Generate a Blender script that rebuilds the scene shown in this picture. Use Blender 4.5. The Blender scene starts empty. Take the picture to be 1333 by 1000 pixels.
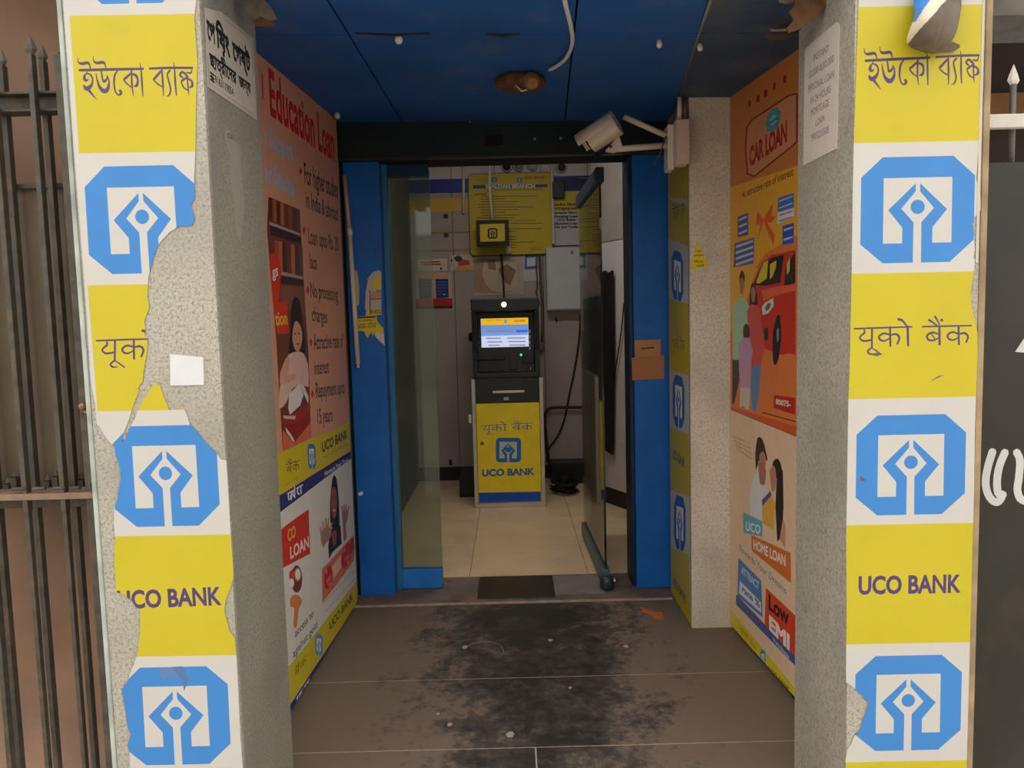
import bpy, bmesh, math, random
import numpy as np
from mathutils import Vector, Matrix
from mathutils.geometry import delaunay_2d_cdt

random.seed(7)
SC = bpy.context.scene
COL = SC.collection

# ------------------------------------------------------------------ camera
F_PX = 1000.0
PITCH, ROLL, EYE = math.radians(4.9), math.radians(-1.46), 1.35
_fw = np.array([0, math.cos(PITCH), -math.sin(PITCH)])
_up = np.array([0, math.sin(PITCH), math.cos(PITCH)])
_ri = np.array([1.0, 0, 0])
CR = math.cos(ROLL) * _ri + math.sin(ROLL) * _up
CU = -math.sin(ROLL) * _ri + math.cos(ROLL) * _up
CP = np.array([0, 0, EYE])
cam = bpy.data.cameras.new('camera')
cam.sensor_width = 36.0
cam.lens = F_PX / 1333.0 * 36.0
cam.clip_start = 0.05
cam_o = bpy.data.objects.new('camera', cam)
COL.objects.link(cam_o)
cam_o.matrix_world = Matrix(((CR[0], CU[0], -_fw[0], CP[0]), (CR[1], CU[1], -_fw[1], CP[1]),
                             (CR[2], CU[2], -_fw[2], CP[2]), (0, 0, 0, 1)))
SC.camera = cam_o

# ------------------------------------------------------------------ light
world = bpy.data.worlds.new('world')
SC.world = world
world.use_nodes = True
bg = world.node_tree.nodes['Background']
bg.inputs[0].default_value = (1.0, 0.965, 0.91, 1)      # even overcast sky
bg.inputs[1].default_value = 1.35
SC.view_settings.view_transform = 'Standard'
SC.view_settings.look = 'None'
SC.view_settings.gamma = 1.0
SC.view_settings.use_curve_mapping = False
SC.view_settings.exposure = 0.62
SC.cycles.use_denoising = True
SC.cycles.max_bounces = 10
SC.cycles.transparent_max_bounces = 12


def area(name, loc, rot, sx, sy, power, col=(1, 1, 1)):
    l = bpy.data.lights.new(name, 'AREA')
    l.shape = 'RECTANGLE'
    l.size, l.size_y, l.energy, l.color = sx, sy, power, col
    o = bpy.data.objects.new(name, l)
    o.location, o.rotation_euler = loc, rot
    COL.objects.link(o)
    return o


area('room_fill_light', (0.05, 4.55, 2.84), (0, 0, 0), 1.1, 0.12, 9.0, (1.0, 0.92, 0.84))  # unseen fill lamp, added to brighten the room and the floor by the door


# ------------------------------------------------------------------ pixel rays (photograph measured in 1333 x 1000)
def ray(x, y):
    return (x - 666.5) / F_PX * CR + (500.0 - y) / F_PX * CU + _fw


def onY(x, y, Y):
    d = ray(x, y)
    return CP + d * (Y / d[1])


def onZ(x, y, z=0.0):
    d = ray(x, y)
    return CP + d * ((z - EYE) / d[2])


def onX(x, y, X):
    d = ray(x, y)
    return CP + d * (X / d[0])


# ------------------------------------------------------------------ materials
def lin(c):
    return tuple(((v / 255.0) / 12.92 if v / 255.0 <= 0.04045 else ((v / 255.0 + 0.055) / 1.055) ** 2.4) for v in c)


MATS = {}


def M(key, rgb=None, rough=0.6, metal=0.0, var=0.12, scale=9.0, bump=0.0, dirt=None, dirt_amt=0.35, dirt_scale=3.0, spec=0.4, emit=0.0):
    """Procedural paint / plastic / metal: base colour broken by noise, optional second (dirt) colour and relief."""
    if key in MATS:
        return MATS[key]
    m = bpy.data.materials.new(key)
    m.use_nodes = True
    nt = m.node_tree
    N, L = nt.nodes, nt.links
    b = N['Principled BSDF']
    b.inputs['Roughness'].default_value = rough
    b.inputs['Metallic'].default_value = metal
    b.inputs['Specular IOR Level'].default_value = spec
    c = lin(rgb)
    tc = N.new('ShaderNodeTexCoord')
    no = N.new('ShaderNodeTexNoise')
    no.inputs['Scale'].default_value = scale
    no.inputs['Detail'].default_value = 5
    L.new(tc.outputs['Object'], no.inputs['Vector'])
    mp = N.new('ShaderNodeMapRange')
    mp.inputs['From Min'].default_value = 0.3
    mp.inputs['From Max'].default_value = 0.7
    mp.inputs['To Min'].default_value = 1 - var
    mp.inputs['To Max'].default_value = 1 + var * 0.4
    L.new(no.outputs['Fac'], mp.inputs['Value'])
    mx = N.new('ShaderNodeMix')
    mx.data_type = 'RGBA'
    mx.blend_type = 'MULTIPLY'
    mx.inputs['Factor'].default_value = 1.0
    mx.inputs[6].default_value = (*c, 1)
    L.new(mp.outputs['Result'], mx.inputs[7])
    out = mx.outputs[2]
    if dirt:
        n2 = N.new('ShaderNodeTexNoise')
        n2.inputs['Scale'].default_value = dirt_scale
        n2.inputs['Detail'].default_value = 8
        n2.inputs['Roughness'].default_value = 0.65
        L.new(tc.outputs['Object'], n2.inputs['Vector'])
        r = N.new('ShaderNodeMapRange')
        r.inputs['From Min'].default_value = 0.62 - dirt_amt * 0.4
        r.inputs['From Max'].default_value = 0.80 - dirt_amt * 0.4
        r.inputs['To Max'].default_value = min(1.0, 0.5 + dirt_amt)
        L.new(n2.outputs['Fac'], r.inputs['Value'])
        m2 = N.new('ShaderNodeMix')
        m2.data_type = 'RGBA'
        L.new(r.outputs['Result'], m2.inputs['Factor'])
        L.new(out, m2.inputs[6])
        m2.inputs[7].default_value = (*lin(dirt), 1)
        out = m2.outputs[2]
    L.new(out, b.inputs['Base Color'])
    if bump:
        bp = N.new('ShaderNodeBump')
        bp.inputs['Strength'].default_value = bump
        bp.inputs['Distance'].default_value = 0.004
        L.new(no.outputs['Fac'], bp.inputs['Height'])
        L.new(bp.outputs['Normal'], b.inputs['Normal'])
    if emit:
        L.new(out, b.inputs['Emission Color'])
        b.inputs['Emission Strength'].default_value = emit
    MATS[key] = m
    return m


def granite(key, base, dark, light, scale=220.0, stain=None):
    m = bpy.data.materials.new(key)
    m.use_nodes = True
    nt = m.node_tree
    N, L = nt.nodes, nt.links
    b = N['Principled BSDF']
    b.inputs['Roughness'].default_value = 0.55
    tc = N.new('ShaderNodeTexCoord')
    n1 = N.new('ShaderNodeTexNoise')
    n1.inputs['Scale'].default_value = scale
    n1.inputs['Detail'].default_value = 3
    n2 = N.new('ShaderNodeTexNoise')
    n2.inputs['Scale'].default_value = scale * 0.45
    n2.inputs['Detail'].default_value = 2
    n3 = N.new('ShaderNodeTexNoise')
    n3.inputs['Scale'].default_value = 4
    n3.inputs['Detail'].default_value = 6
    for n in (n1, n2, n3):
        L.new(tc.outputs['Object'], n.inputs['Vector'])
    r = N.new('ShaderNodeValToRGB')
    e = r.color_ramp.elements
    e[0].position, e[0].color = 0.36, (*lin(dark), 1)
    e[1].position, e[1].color = 0.62, (*lin(light), 1)
    k = r.color_ramp.elements.new(0.47)
    k.color = (*lin(base), 1)
    ad = N.new('ShaderNodeMath')
    ad.operation = 'MULTIPLY_ADD'
    ad.inputs[1].default_value = 0.5
    L.new(n2.outputs['Fac'], ad.inputs[0])
    hf = N.new('ShaderNodeMath')
    hf.operation = 'MULTIPLY'
    hf.inputs[1].default_value = 0.5
    L.new(n1.outputs['Fac'], hf.inputs[0])
    L.new(hf.outputs[0], ad.inputs[2])
    L.new(ad.outputs[0], r.inputs['Fac'])
    mx = N.new('ShaderNodeMix')
    mx.data_type = 'RGBA'
    mp = N.new('ShaderNodeMapRange')
    mp.inputs['From Min'].default_value = 0.42
    mp.inputs['From Max'].default_value = 0.72
    mp.inputs['To Max'].default_value = 0.55
    L.new(n3.outputs['Fac'], mp.inputs['Value'])
    L.new(mp.outputs['Result'], mx.inputs['Factor'])
    L.new(r.outputs['Color'], mx.inputs[6])
    mx.inputs[7].default_value = (*lin(stain or tuple(int(v * 0.82) for v in base)), 1)
    L.new(mx.outputs[2], b.inputs['Base Color'])
    MATS[key] = m
    return m


def stone_floor(key):
    """Black polished slabs under brown dust; the dust is trodden off along the middle of the way in."""
    m = bpy.data.materials.new(key)
    m.use_nodes = True
    nt = m.node_tree
    N, L = nt.nodes, nt.links
    b = N['Principled BSDF']
    g = N.new('ShaderNodeNewGeometry')
    sp = N.new('ShaderNodeSeparateXYZ')
    L.new(g.outputs['Position'], sp.inputs[0])
    n1 = N.new('ShaderNodeTexNoise')
    n1.inputs['Scale'].default_value = 5.2
    n1.inputs['Detail'].default_value = 7
    n1.inputs['Roughness'].default_value = 0.62
    n1.inputs['Distortion'].default_value = 0.25
    n2 = N.new('ShaderNodeTexNoise')
    n2.inputs['Scale'].default_value = 26
    n2.inputs['Detail'].default_value = 6
    n2.inputs['Roughness'].default_value = 0.7
    for n in (n1, n2):
        L.new(g.outputs['Position'], n.inputs['Vector'])

    def math_(op, a, bb, c=None):
        k = N.new('ShaderNodeMath')
        k.operation = op
        for i, v in enumerate((a, bb, c)):
            if v is None:
                continue
            if isinstance(v, (int, float)):
                k.inputs[i].default_value = v
            else:
                L.new(v, k.inputs[i])
        return k.outputs[0]
    dx = math_('ABSOLUTE', math_('SUBTRACT', sp.outputs['X'], 0.06), 0)
    v = math_('ADD', math_('MULTIPLY', dx, 2.0), math_('MULTIPLY', math_('SUBTRACT', n1.outputs['Fac'], 0.5), 2.3))
    v = math_('ADD', v, math_('MULTIPLY', math_('SUBTRACT', n2.outputs['Fac'], 0.5), 2.0))
    # trodden part widens towards the street, stops at the step
    v = math_('ADD', v, math_('MULTIPLY', math_('SUBTRACT', 2.95, sp.outputs['Y']), 0.16))
    r = N.new('ShaderNodeValToRGB')
    el = r.color_ramp.elements
    el[0].position, el[0].color = 0.02, (*lin((40, 38, 36)), 1)
    el[1].position, el[1].color = 0.95, (*lin((122, 106, 92)), 1)
    k = el.new(0.5)
    k.color = (*lin((74, 68, 63)), 1)
    L.new(v, r.inputs['Fac'])
    n3 = N.new('ShaderNodeTexNoise')
    n3.inputs['Scale'].default_value = 9
    n3.inputs['Detail'].default_value = 9
    n3.inputs['Roughness'].default_value = 0.75
    L.new(g.outputs['Position'], n3.inputs['Vector'])
    mp = N.new('ShaderNodeMapRange')
    mp.inputs['From Min'].default_value = 0.58
    mp.inputs['From Max'].default_value = 0.74
    mp.inputs['To Max'].default_value = 0.55
    L.new(n3.outputs['Fac'], mp.inputs['Value'])
    mx = N.new('ShaderNodeMix')
    mx.data_type = 'RGBA'
    L.new(mp.outputs['Result'], mx.inputs['Factor'])
    L.new(r.outputs['Color'], mx.inputs[6])
    mx.inputs[7].default_value = (*lin((140, 122, 106)), 1)
    L.new(mx.outputs[2], b.inputs['Base Color'])
    rr = N.new('ShaderNodeMapRange')
    rr.inputs['To Min'].default_value = 0.38
    rr.inputs['To Max'].default_value = 0.65
    L.new(v, rr.inputs['Value'])
    L.new(rr.outputs['Result'], b.inputs['Roughness'])
    b.inputs['Specular IOR Level'].default_value = 0.35
    MATS[key] = m
    return m


def glass_mat(key, tint=(0.80, 0.88, 0.84), haze=0.05):
    m = bpy.data.materials.new(key)
    m.use_nodes = True
    nt = m.node_tree
    N, L = nt.nodes, nt.links
    N.remove(N['Principled BSDF'])
    tr = N.new('ShaderNodeBsdfTransparent')
    tr.inputs[0].default_value = (*tint, 1)
    gl = N.new('ShaderNodeBsdfGlossy')
    gl.inputs['Roughness'].default_value = 0.03
    fr = N.new('ShaderNodeFresnel')
    fr.inputs['IOR'].default_value = 1.5
    mx = N.new('ShaderNodeMixShader')
    L.new(fr.outputs[0], mx.inputs[0])
    L.new(tr.outputs[0], mx.inputs[1])
    L.new(gl.outputs[0], mx.inputs[2])
    df = N.new('ShaderNodeBsdfDiffuse')               # dust film on the pane
    df.inputs[0].default_value = (*lin((150, 150, 135)), 1)
    tc = N.new('ShaderNodeTexCoord')
    no = N.new('ShaderNodeTexNoise')
    no.inputs['Scale'].default_value = 7
    no.inputs['Detail'].default_value = 6
    L.new(tc.outputs['Object'], no.inputs['Vector'])
    mp = N.new('ShaderNodeMapRange')
    mp.inputs['From Min'].default_value = 0.3
    mp.inputs['From Max'].default_value = 0.75
    mp.inputs['To Min'].default_value = haze * 0.6
    mp.inputs['To Max'].default_value = haze * 2.2
    L.new(no.outputs['Fac'], mp.inputs['Value'])
    m2 = N.new('ShaderNodeMixShader')
    L.new(mp.outputs['Result'], m2.inputs[0])
    L.new(mx.outputs[0], m2.inputs[1])
    L.new(df.outputs[0], m2.inputs[2])
    L.new(m2.outputs[0], N['Material Output'].inputs['Surface'])
    MATS[key] = m
    return m


# ------------------------------------------------------------------ object helpers
def tag(o, label=None, cat=None, group=None, kind=None):
    if label:
        o['label'] = label
    if cat:
        o['category'] = cat
    if group:
        o['group'] = group
    if kind:
        o['kind'] = kind
    return o


ROOT_LOC = {}


def thing(name, label, cat, loc=(0, 0, 0), group=None):
    o = bpy.data.objects.new(name, None)
    o.empty_display_size = 0.05
    COL.objects.link(o)
    o.location = loc
    ROOT_LOC[o] = Vector(loc)
    return tag(o, label, cat, group)


def setting(name, loc=(0, 0, 0)):
    o = bpy.data.objects.new(name, None)
    COL.objects.link(o)
    o.location = loc
    ROOT_LOC[o] = Vector(loc)
    o['kind'] = 'structure'
    return o


def link(name, me, mats, parent=None, shift=True):
    """Mesh given in world coordinates becomes one object (child of parent when given)."""
    o = bpy.data.objects.new(name, me)
    COL.objects.link(o)
    if not isinstance(mats, (list, tuple)):
        mats = [mats]
    for m in mats:
        me.materials.append(m)
    if parent is not None:
        o.parent = parent
        L0 = ROOT_LOC[parent]
        ROOT_LOC[o] = L0
        if L0.length:
            me.transform(Matrix.Translation(-L0))
    else:
        ROOT_LOC[o] = Vector((0, 0, 0))
    return o


def recentre(o):
    """Top-level one-mesh thing: origin to the foot of its bounding box."""
    me = o.data
    co = np.array([v.co[:] for v in me.vertices])
    c = Vector(((co[:, 0].min() + co[:, 0].max()) / 2, (co[:, 1].min() + co[:, 1].max()) / 2, co[:, 2].min()))
    me.transform(Matrix.Translation(-c))
    o.location = c
    return o


def bm_mesh(bm, name, smooth=False):
    bmesh.ops.recalc_face_normals(bm, faces=bm.faces)
    me = bpy.data.meshes.new(name)
    bm.to_mesh(me)
    bm.free()
    if smooth:
        for p in me.polygons:
            p.use_smooth = True
    return me


def bm_box(bm, x0, x1, y0, y1, z0, z1, bev=0.0):
    b2 = bmesh.new()
    bmesh.ops.create_cube(b2, size=1)
    for v in b2.verts:
        v.co = Vector(((x0 + x1) / 2 + v.co.x * (x1 - x0), (y0 + y1) / 2 + v.co.y * (y1 - y0), (z0 + z1) / 2 + v.co.z * (z1 - z0)))
    if bev:
        bmesh.ops.bevel(b2, geom=b2.edges[:], offset=bev, segments=2, profile=0.5, affect='EDGES')
    tmp = bpy.data.meshes.new('t')
    b2.to_mesh(tmp)
    b2.free()
    bm.from_mesh(tmp)
    bpy.data.meshes.remove(tmp)


def box(name, x0, x1, y0, y1, z0, z1, mat, parent=None, bev=0.0):
    bm = bmesh.new()
    bm_box(bm, x0, x1, y0, y1, z0, z1, bev)
    return link(name, bm_mesh(bm, name), mat, parent)


def slab(name, pts, depth, mat, parent=None, bev=0.0):
    """Polygon of 3D points thickened along vector depth."""
    bm = bmesh.new()
    d = Vector(depth)
    a = [bm.verts.new(Vector(p)) for p in pts]
    b = [bm.verts.new(Vector(p) + d) for p in pts]
    n = len(pts)
    bm.faces.new(a)
    bm.faces.new(b[::-1])
    for i in range(n):
        bm.faces.new((a[i], a[(i + 1) % n], b[(i + 1) % n], b[i]))
    if bev:
        bmesh.ops.recalc_face_normals(bm, faces=bm.faces)
        bmesh.ops.bevel(bm, geom=bm.edges[:], offset=bev, segments=2, profile=0.5, affect='EDGES')
    return link(name, bm_mesh(bm, name), mat, parent)


def prism(name, xy, z0, z1, mat, parent=None, bev=0.0):
    return slab(name, [(x, y, z0) for x, y in xy], (0, 0, z1 - z0), mat, parent, bev)


def smooth_path(pts, n=6):
    P = [np.array(p, float) for p in pts]
    if len(P) < 3:
        return P
    out = []
    for i in range(len(P) - 1):
        p0 = P[i - 1] if i else 2 * P[0] - P[1]
        p1, p2 = P[i], P[i + 1]
        p3 = P[i + 2] if i + 2 < len(P) else 2 * P[-1] - P[-2]
        for k in range(n):
            t = k / n
            out.append(0.5 * ((2 * p1) + (-p0 + p2) * t + (2 * p0 - 5 * p1 + 4 * p2 - p3) * t * t + (-p0 + 3 * p1 - 3 * p2 + p3) * t ** 3))
    out.append(P[-1])
    return out


def bm_tube(bm, pts, r, seg=8, radii=None, caps=True):
    P = [Vector(p) for p in pts]
    rings = []
    prev = None
    for i, p in enumerate(P):
        t = (P[min(i + 1, len(P) - 1)] - P[max(i - 1, 0)]).normalized()
        if prev is None:
            a = Vector((0, 0, 1)) if abs(t.z) < 0.9 else Vector((1, 0, 0))
            nrm = t.cross(a).normalized()
        else:
            nrm = (prev - t * prev.dot(t)).normalized()
        prev = nrm
        bi = t.cross(nrm)
        rr = radii[i] if radii else r
        rings.append([bm.verts.new(p + (nrm * math.cos(2 * math.pi * k / seg) + bi * math.sin(2 * math.pi * k / seg)) * rr) for k in range(seg)])
    for a, b in zip(rings, rings[1:]):
        for k in range(seg):
            bm.faces.new((a[k], a[(k + 1) % seg], b[(k + 1) % seg], b[k]))
    if caps:
        bm.faces.new(rings[0][::-1])
        bm.faces.new(rings[-1])


def tube(name, pts, r, mat, parent=None, seg=8, radii=None, smooth=True, curve=0):
    if curve:
        pts = smooth_path(pts, curve)
    bm = bmesh.new()
    bm_tube(bm, pts, r, seg, radii)
    return link(name, bm_mesh(bm, name, smooth), mat, parent)


def lathe(name, prof, centre, axis, mat, parent=None, seg=20):
    """prof: (radius, height) pairs turned about axis from centre."""
    ax = Vector(axis).normalized()
    a = Vector((0, 0, 1)) if abs(ax.z) < 0.9 else Vector((1, 0, 0))
    u = ax.cross(a).normalized()
    w = ax.cross(u)
    c = Vector(centre)
    bm = bmesh.new()
    rings = []
    for r, h in prof:
        rings.append([bm.verts.new(c + ax * h + (u * math.cos(2 * math.pi * k / seg) + w * math.sin(2 * math.pi * k / seg)) * max(r, 1e-4)) for k in range(seg)])
    for p, q in zip(rings, rings[1:]):
        for k in range(seg):
            bm.faces.new((p[k], p[(k + 1) % seg], q[(k + 1) % seg], q[k]))
    bm.faces.new(rings[0][::-1])
    bm.faces.new(rings[-1])
    return link(name, bm_mesh(bm, name, True), mat, parent)


# ------------------------------------------------------------------ flat print: one plane, partitioned into its inks
GLYPHS = {}


def glyph_rings(s, bold=0.0):
    k = (s, bold)
    if k in GLYPHS:
        return GLYPHS[k]
    c = bpy.data.curves.new('g', 'FONT')
    c.body = s
    c.fill_mode = 'NONE'
    c.resolution_u = 3
    o = bpy.data.objects.new('g', c)
    COL.objects.link(o)
    dg = bpy.context.evaluated_depsgraph_get()
    ev = o.evaluated_get(dg)
    me = ev.to_mesh()
    co = [(v.co.x, v.co.y) for v in me.vertices]
    nb = {}
    for e in me.edges:
        a, b = e.vertices
        nb.setdefault(a, []).append(b)
        nb.setdefault(b, []).append(a)
    seen, rings = set(), []
    for s0 in sorted(nb):
        if s0 in seen:
            continue
        ring, cur, prv = [], s0, None
        while cur is not None and cur not in seen:
            seen.add(cur)
            ring.append(co[cur])
            nx = [q for q in nb[cur] if q != prv and q not in seen]
            prv, cur = cur, (nx[0] if nx else None)
        if len(ring) > 2:
            rings.append(ring)
    ev.to_mesh_clear()
    bpy.data.objects.remove(o)
    bpy.data.curves.remove(c)
    if bold and rings:
        def sa(r):
            A = np.array(r)
            B = np.roll(A, -1, axis=0)
            return float((A[:, 0] * B[:, 1] - B[:, 0] * A[:, 1]).sum())
        ars = [sa(r) for r in rings]
        sg = 1.0 if ars[int(np.argmax(np.abs(ars)))] > 0 else -1.0
        new = []
        for r in rings:
            A = np.array(r)
            keep = np.linalg.norm(A - np.roll(A, 1, axis=0), axis=1) > 1e-5
            A = A[keep]
            d0 = A - np.roll(A, 1, axis=0)
            d1 = np.roll(A, -1, axis=0) - A
            n0 = np.stack([d0[:, 1], -d0[:, 0]], 1) / (np.linalg.norm(d0, axis=1)[:, None] + 1e-9)
            n1 = np.stack([d1[:, 1], -d1[:, 0]], 1) / (np.linalg.norm(d1, axis=1)[:, None] + 1e-9)
            nn = n0 + n1
            nn /= np.maximum((nn * n0).sum(1), 0.5)[:, None]
            new.append([tuple(p) for p in A + sg * nn * bold])
        rings = new
    GLYPHS[k] = rings
    return rings


def stroke_ring(pts, n=5):
    """Outline of a pen stroke: (x, y, width) points, smoothed, with rounded ends."""
    P = smooth_path(pts, n)
    P = [np.array(p, float) for p in P]
    L, R = [], []
    for i, p in enumerate(P):
        t = P[min(i + 1, len(P) - 1)][:2] - P[max(i - 1, 0)][:2]
        t = t / (np.linalg.norm(t) + 1e-9)
        nn = np.array([-t[1], t[0]])
        w = p[2] / 2
        if i == 0:
            L.append(tuple(p[:2] - t * w * 0.7 + nn * w * 0.5))
            R.append(tuple(p[:2] - t * w * 0.7 - nn * w * 0.5))
        L.append(tuple(p[:2] + nn * w))
        R.append(tuple(p[:2] - nn * w))
        if i == len(P) - 1:
            L.append(tuple(p[:2] + t * w * 0.7 + nn * w * 0.5))
            R.append(tuple(p[:2] + t * w * 0.7 - nn * w * 0.5))
    return L + R[::-1]


class Print:
    def __init__(self, O, U, V=(0, 0, 1)):
        self.O = np.array(O, float)
        self.U = np.array(U, float) / np.linalg.norm(U)
        self.V = np.array(V, float) / np.linalg.norm(V)
        self.N = np.cross(self.U, self.V)
        if (CP - self.O) @ self.N < 0:
            self.N = -self.N
        self.layers = []

    def uv(self, x, y):
        d = ray(x, y)
        p = CP + d * (((self.O - CP) @ self.N) / (d @ self.N)) - self.O
        return (float(p @ self.U), float(p @ self.V))

    def add(self, part, colour, shapes):
        self.layers.append((part, colour, shapes))

    def poly(self, part, colour, pts, curve=0):
        if curve:
            q = [np.array(p, float) for p in pts]
            q = smooth_path(q + [q[0]], curve)[:-1]
            pts = [tuple(p) for p in q]
        self.add(part, colour, [[[self.uv(*p) for p in pts]]])

    def rect_uv(self, part, colour, u0, u1, v0, v1):
        self.add(part, colour, [[[(u0, v0), (u1, v0), (u1, v1), (u0, v1)]]])

    def oval(self, part, colour, cx, cy, rx, ry, n=14, rot=0.0):
        c, s = math.cos(rot), math.sin(rot)
        self.poly(part, colour, [(cx + rx * math.cos(2 * math.pi * k / n) * c - ry * math.sin(2 * math.pi * k / n) * s,
                                  cy + rx * math.cos(2 * math.pi * k / n) * s + ry * math.sin(2 * math.pi * k / n) * c) for k in range(n)])

    def strokes(self, part, colour, strokes, fn, n=5):
        """fn maps stroke coordinates to photograph pixels."""
        sh = []
        for s in strokes:
            sh.append([[self.uv(*fn(*p)) for p in stroke_ring(s, n)]])
        self.add(part, colour, sh)

    def text(self, part, colour, s, p0, p1, h, bold=0.0, uv=False, slant=0.0):
        """Baseline from p0 to p1 (pixels, or plane metres with uv=True), capitals h high."""
        rings = glyph_rings(s, bold)
        if not rings:
            return
        xs = [x for r in rings for x, _ in r]
        cap = 0.70
        if uv:
            a, b, hh = np.array(p0), np.array(p1), h
        else:
            a, b = np.array(self.uv(*p0)), np.array(self.uv(*p1))
            t = np.array(self.uv(p0[0], p0[1] - h))
            hh = t[1] - a[1]
        x0, x1 = min(xs), max(xs)
        out = []
        for r in rings:
            out.append([tuple(a + (b - a) * ((x - x0) / (x1 - x0)) + np.array([slant * y, 1.0]) * (y / cap * hh)) for x, y in r])
        # glyphs as one winding shape
        self.add(part, colour, [out])

    def build(self, parent, outline, base, base_part='sheet', off=0.002, sides=0.0):
        """outline: ring in plane metres. Returns dict part -> object."""
        verts, edges = [], []

        def ring(r):
            i0 = len(verts)
            verts.extend([Vector((p[0], p[1])) for p in r])
            n = len(r)
            edges.extend([(i0 + k, i0 + (k + 1) % n) for k in range(n)])
        outs = outline if isinstance(outline[0][0], (tuple, list)) else [outline]
        for o_ in outs:
            ring(o_)
        ou = [p[0] for o_ in outs for p in o_]
        ov = [p[1] for o_ in outs for p in o_]
        bb = (min(ou), max(ou), min(ov), max(ov))
        for _, _, shapes in self.layers:
            for sh in shapes:
                for r in sh:
                    uu = [p[0] for p in r]
                    vv = [p[1] for p in r]
                    if max(uu) < bb[0] or min(uu) > bb[1] or max(vv) < bb[2] or min(vv) > bb[3]:
                        continue
                    ring(r)
        S = 100.0
        V2, E2, F2, _, _, _ = delaunay_2d_cdt([v * S for v in verts], edges, [], 0, 1e-5)
        V2 = np.array([(v.x / S, v.y / S) for v in V2])
        F2 = [f for f in F2 if len(f) == 3]
        T = np.array(F2)
        cen = V2[T].mean(axis=1)

        def inside(rings, pts):
            w = np.zeros(len(pts), int)
            for r in rings:
                A = np.array(r)
                B = np.roll(A, -1, axis=0)
                for (ax, ay), (bx, by) in zip(A, B):
                    cr = (bx - ax) * (pts[:, 1] - ay) - (by - ay) * (pts[:, 0] - ax)
                    w += ((ay <= pts[:, 1]) & (by > pts[:, 1]) & (cr > 0)).astype(int)
                    w -= ((ay > pts[:, 1]) & (by <= pts[:, 1]) & (cr < 0)).astype(int)
            return w != 0
        keep = np.zeros(len(cen), bool)
        for o_ in outs:
            keep ^= inside([o_], cen)
        lab = np.zeros(len(cen), int)
        for li, (_, _, shapes) in enumerate(self.layers):
            for sh in shapes:
                allp = np.array([p for r in sh for p in r])
                lo, hi = allp.min(axis=0), allp.max(axis=0)
                idx = np.where((cen[:, 0] >= lo[0]) & (cen[:, 0] <= hi[0]) & (cen[:, 1] >= lo[1]) & (cen[:, 1] <= hi[1]))[0]
                if len(idx) == 0:
                    continue
                ins = inside(sh, cen[idx])
                lab[idx[ins]] = li + 1
        parts = {}
        W = self.O + self.N * off
        for t in range(len(T)):
            if not keep[t]:
                continue
            li = lab[t]
            part, colour = (base_part, base) if li == 0 else self.layers[li - 1][:2]
            parts.setdefault(part, []).append((t, colour))
        res = {}
        for part, tl in parts.items():
            used = {}
            vs, fs, mi, ml = [], [], [], []
            for t, colour in tl:
                f = []
                tri = T[t]
                for i in tri:
                    if i not in used:
                        used[i] = len(vs)
                        vs.append(W + self.U * V2[i, 0] + self.V * V2[i, 1])
                    f.append(used[i])
                a, b, c = (np.array(vs[q]) for q in f)
                if np.cross(b - a, c - a) @ self.N < 0:
                    f = f[::-1]
                fs.append(f)
                if colour not in ml:
                    ml.append(colour)
                mi.append(ml.index(colour))
            nm = part.split('#')[0]
            me = bpy.data.meshes.new(nm)
            me.from_pydata([tuple(v) for v in vs], [], fs)
            me.polygons.foreach_set('material_index', mi)
            me.update()
            res[part] = link(nm, me, [INK(c) for c in ml], parent)
        return res


def INK(c):
    if isinstance(c, str):
        return MATS[c]
    return M('ink_%d_%d_%d' % c, c, rough=0.45, var=0.05, scale=30, spec=0.35)


# colours
YEL, WHT, BLU, PUR, NAVY = (233, 214, 36), (236, 232, 224), (66, 148, 232), (88, 62, 128), (40, 48, 120)
BLK = (30, 28, 28)
M('vinyl_yellow', (194, 178, 34), rough=0.45, var=0.05, scale=5, dirt=(180, 162, 34), dirt_amt=0.12, dirt_scale=9)
M('vinyl_white', (197, 193, 188), rough=0.45, var=0.04, scale=6, dirt=(184, 177, 166), dirt_amt=0.12, dirt_scale=7)
M('vinyl_blue', (60, 129, 200), rough=0.45, var=0.06, scale=6)
M('vinyl_purple', (82, 58, 112), rough=0.45, var=0.15, scale=60)
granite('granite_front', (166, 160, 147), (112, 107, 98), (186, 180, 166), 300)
granite('granite_side_shaded', (143, 139, 126), (112, 108, 98), (160, 155, 141), 260)  # pillar granite darkened: shade of the left inner face put into the colour
granite('granite_side_lit', (166, 159, 145), (134, 127, 115), (184, 177, 163), 260)  # pillar granite lightened: daylight on the right inner face put into the colour
granite('granite_lit', (216, 204, 184), (178, 165, 147), (230, 220, 202), 240)  # lightened granite copy, stands in for bounce light on the rear column
stone_floor('stone_floor')
glass_mat('glass', (0.74, 0.82, 0.76), 0.075)
glass_mat('glass_door', (0.72, 0.80, 0.75), 0.04)
M('grout', (186, 160, 148), rough=0.9, var=0.2, scale=40)
M('blue_paint', (20, 104, 190), rough=0.42, var=0.14, scale=6, dirt=(14, 70, 130), dirt_amt=0.15, dirt_scale=5)
M('blue_ceiling', (28, 94, 172), rough=0.6, var=0.2, scale=3, dirt=(84, 104, 122), dirt_amt=0.15, dirt_scale=6)
M('blue_ceiling_worn', (58, 88, 122), rough=0.7, var=0.25, scale=4, dirt=(98, 98, 96), dirt_amt=0.35, dirt_scale=4)
M('dark_void', (16, 16, 17), rough=0.9)
M('black_panel', (30, 42, 41), rough=0.35, var=0.3, scale=5, dirt=(50, 34, 30), dirt_amt=0.1)
M('raw_ply', (120, 84, 58), rough=0.9, var=0.4, scale=25, bump=0.6)
M('plaster', (150, 140, 128), rough=0.9, var=0.25, scale=8)
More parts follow.
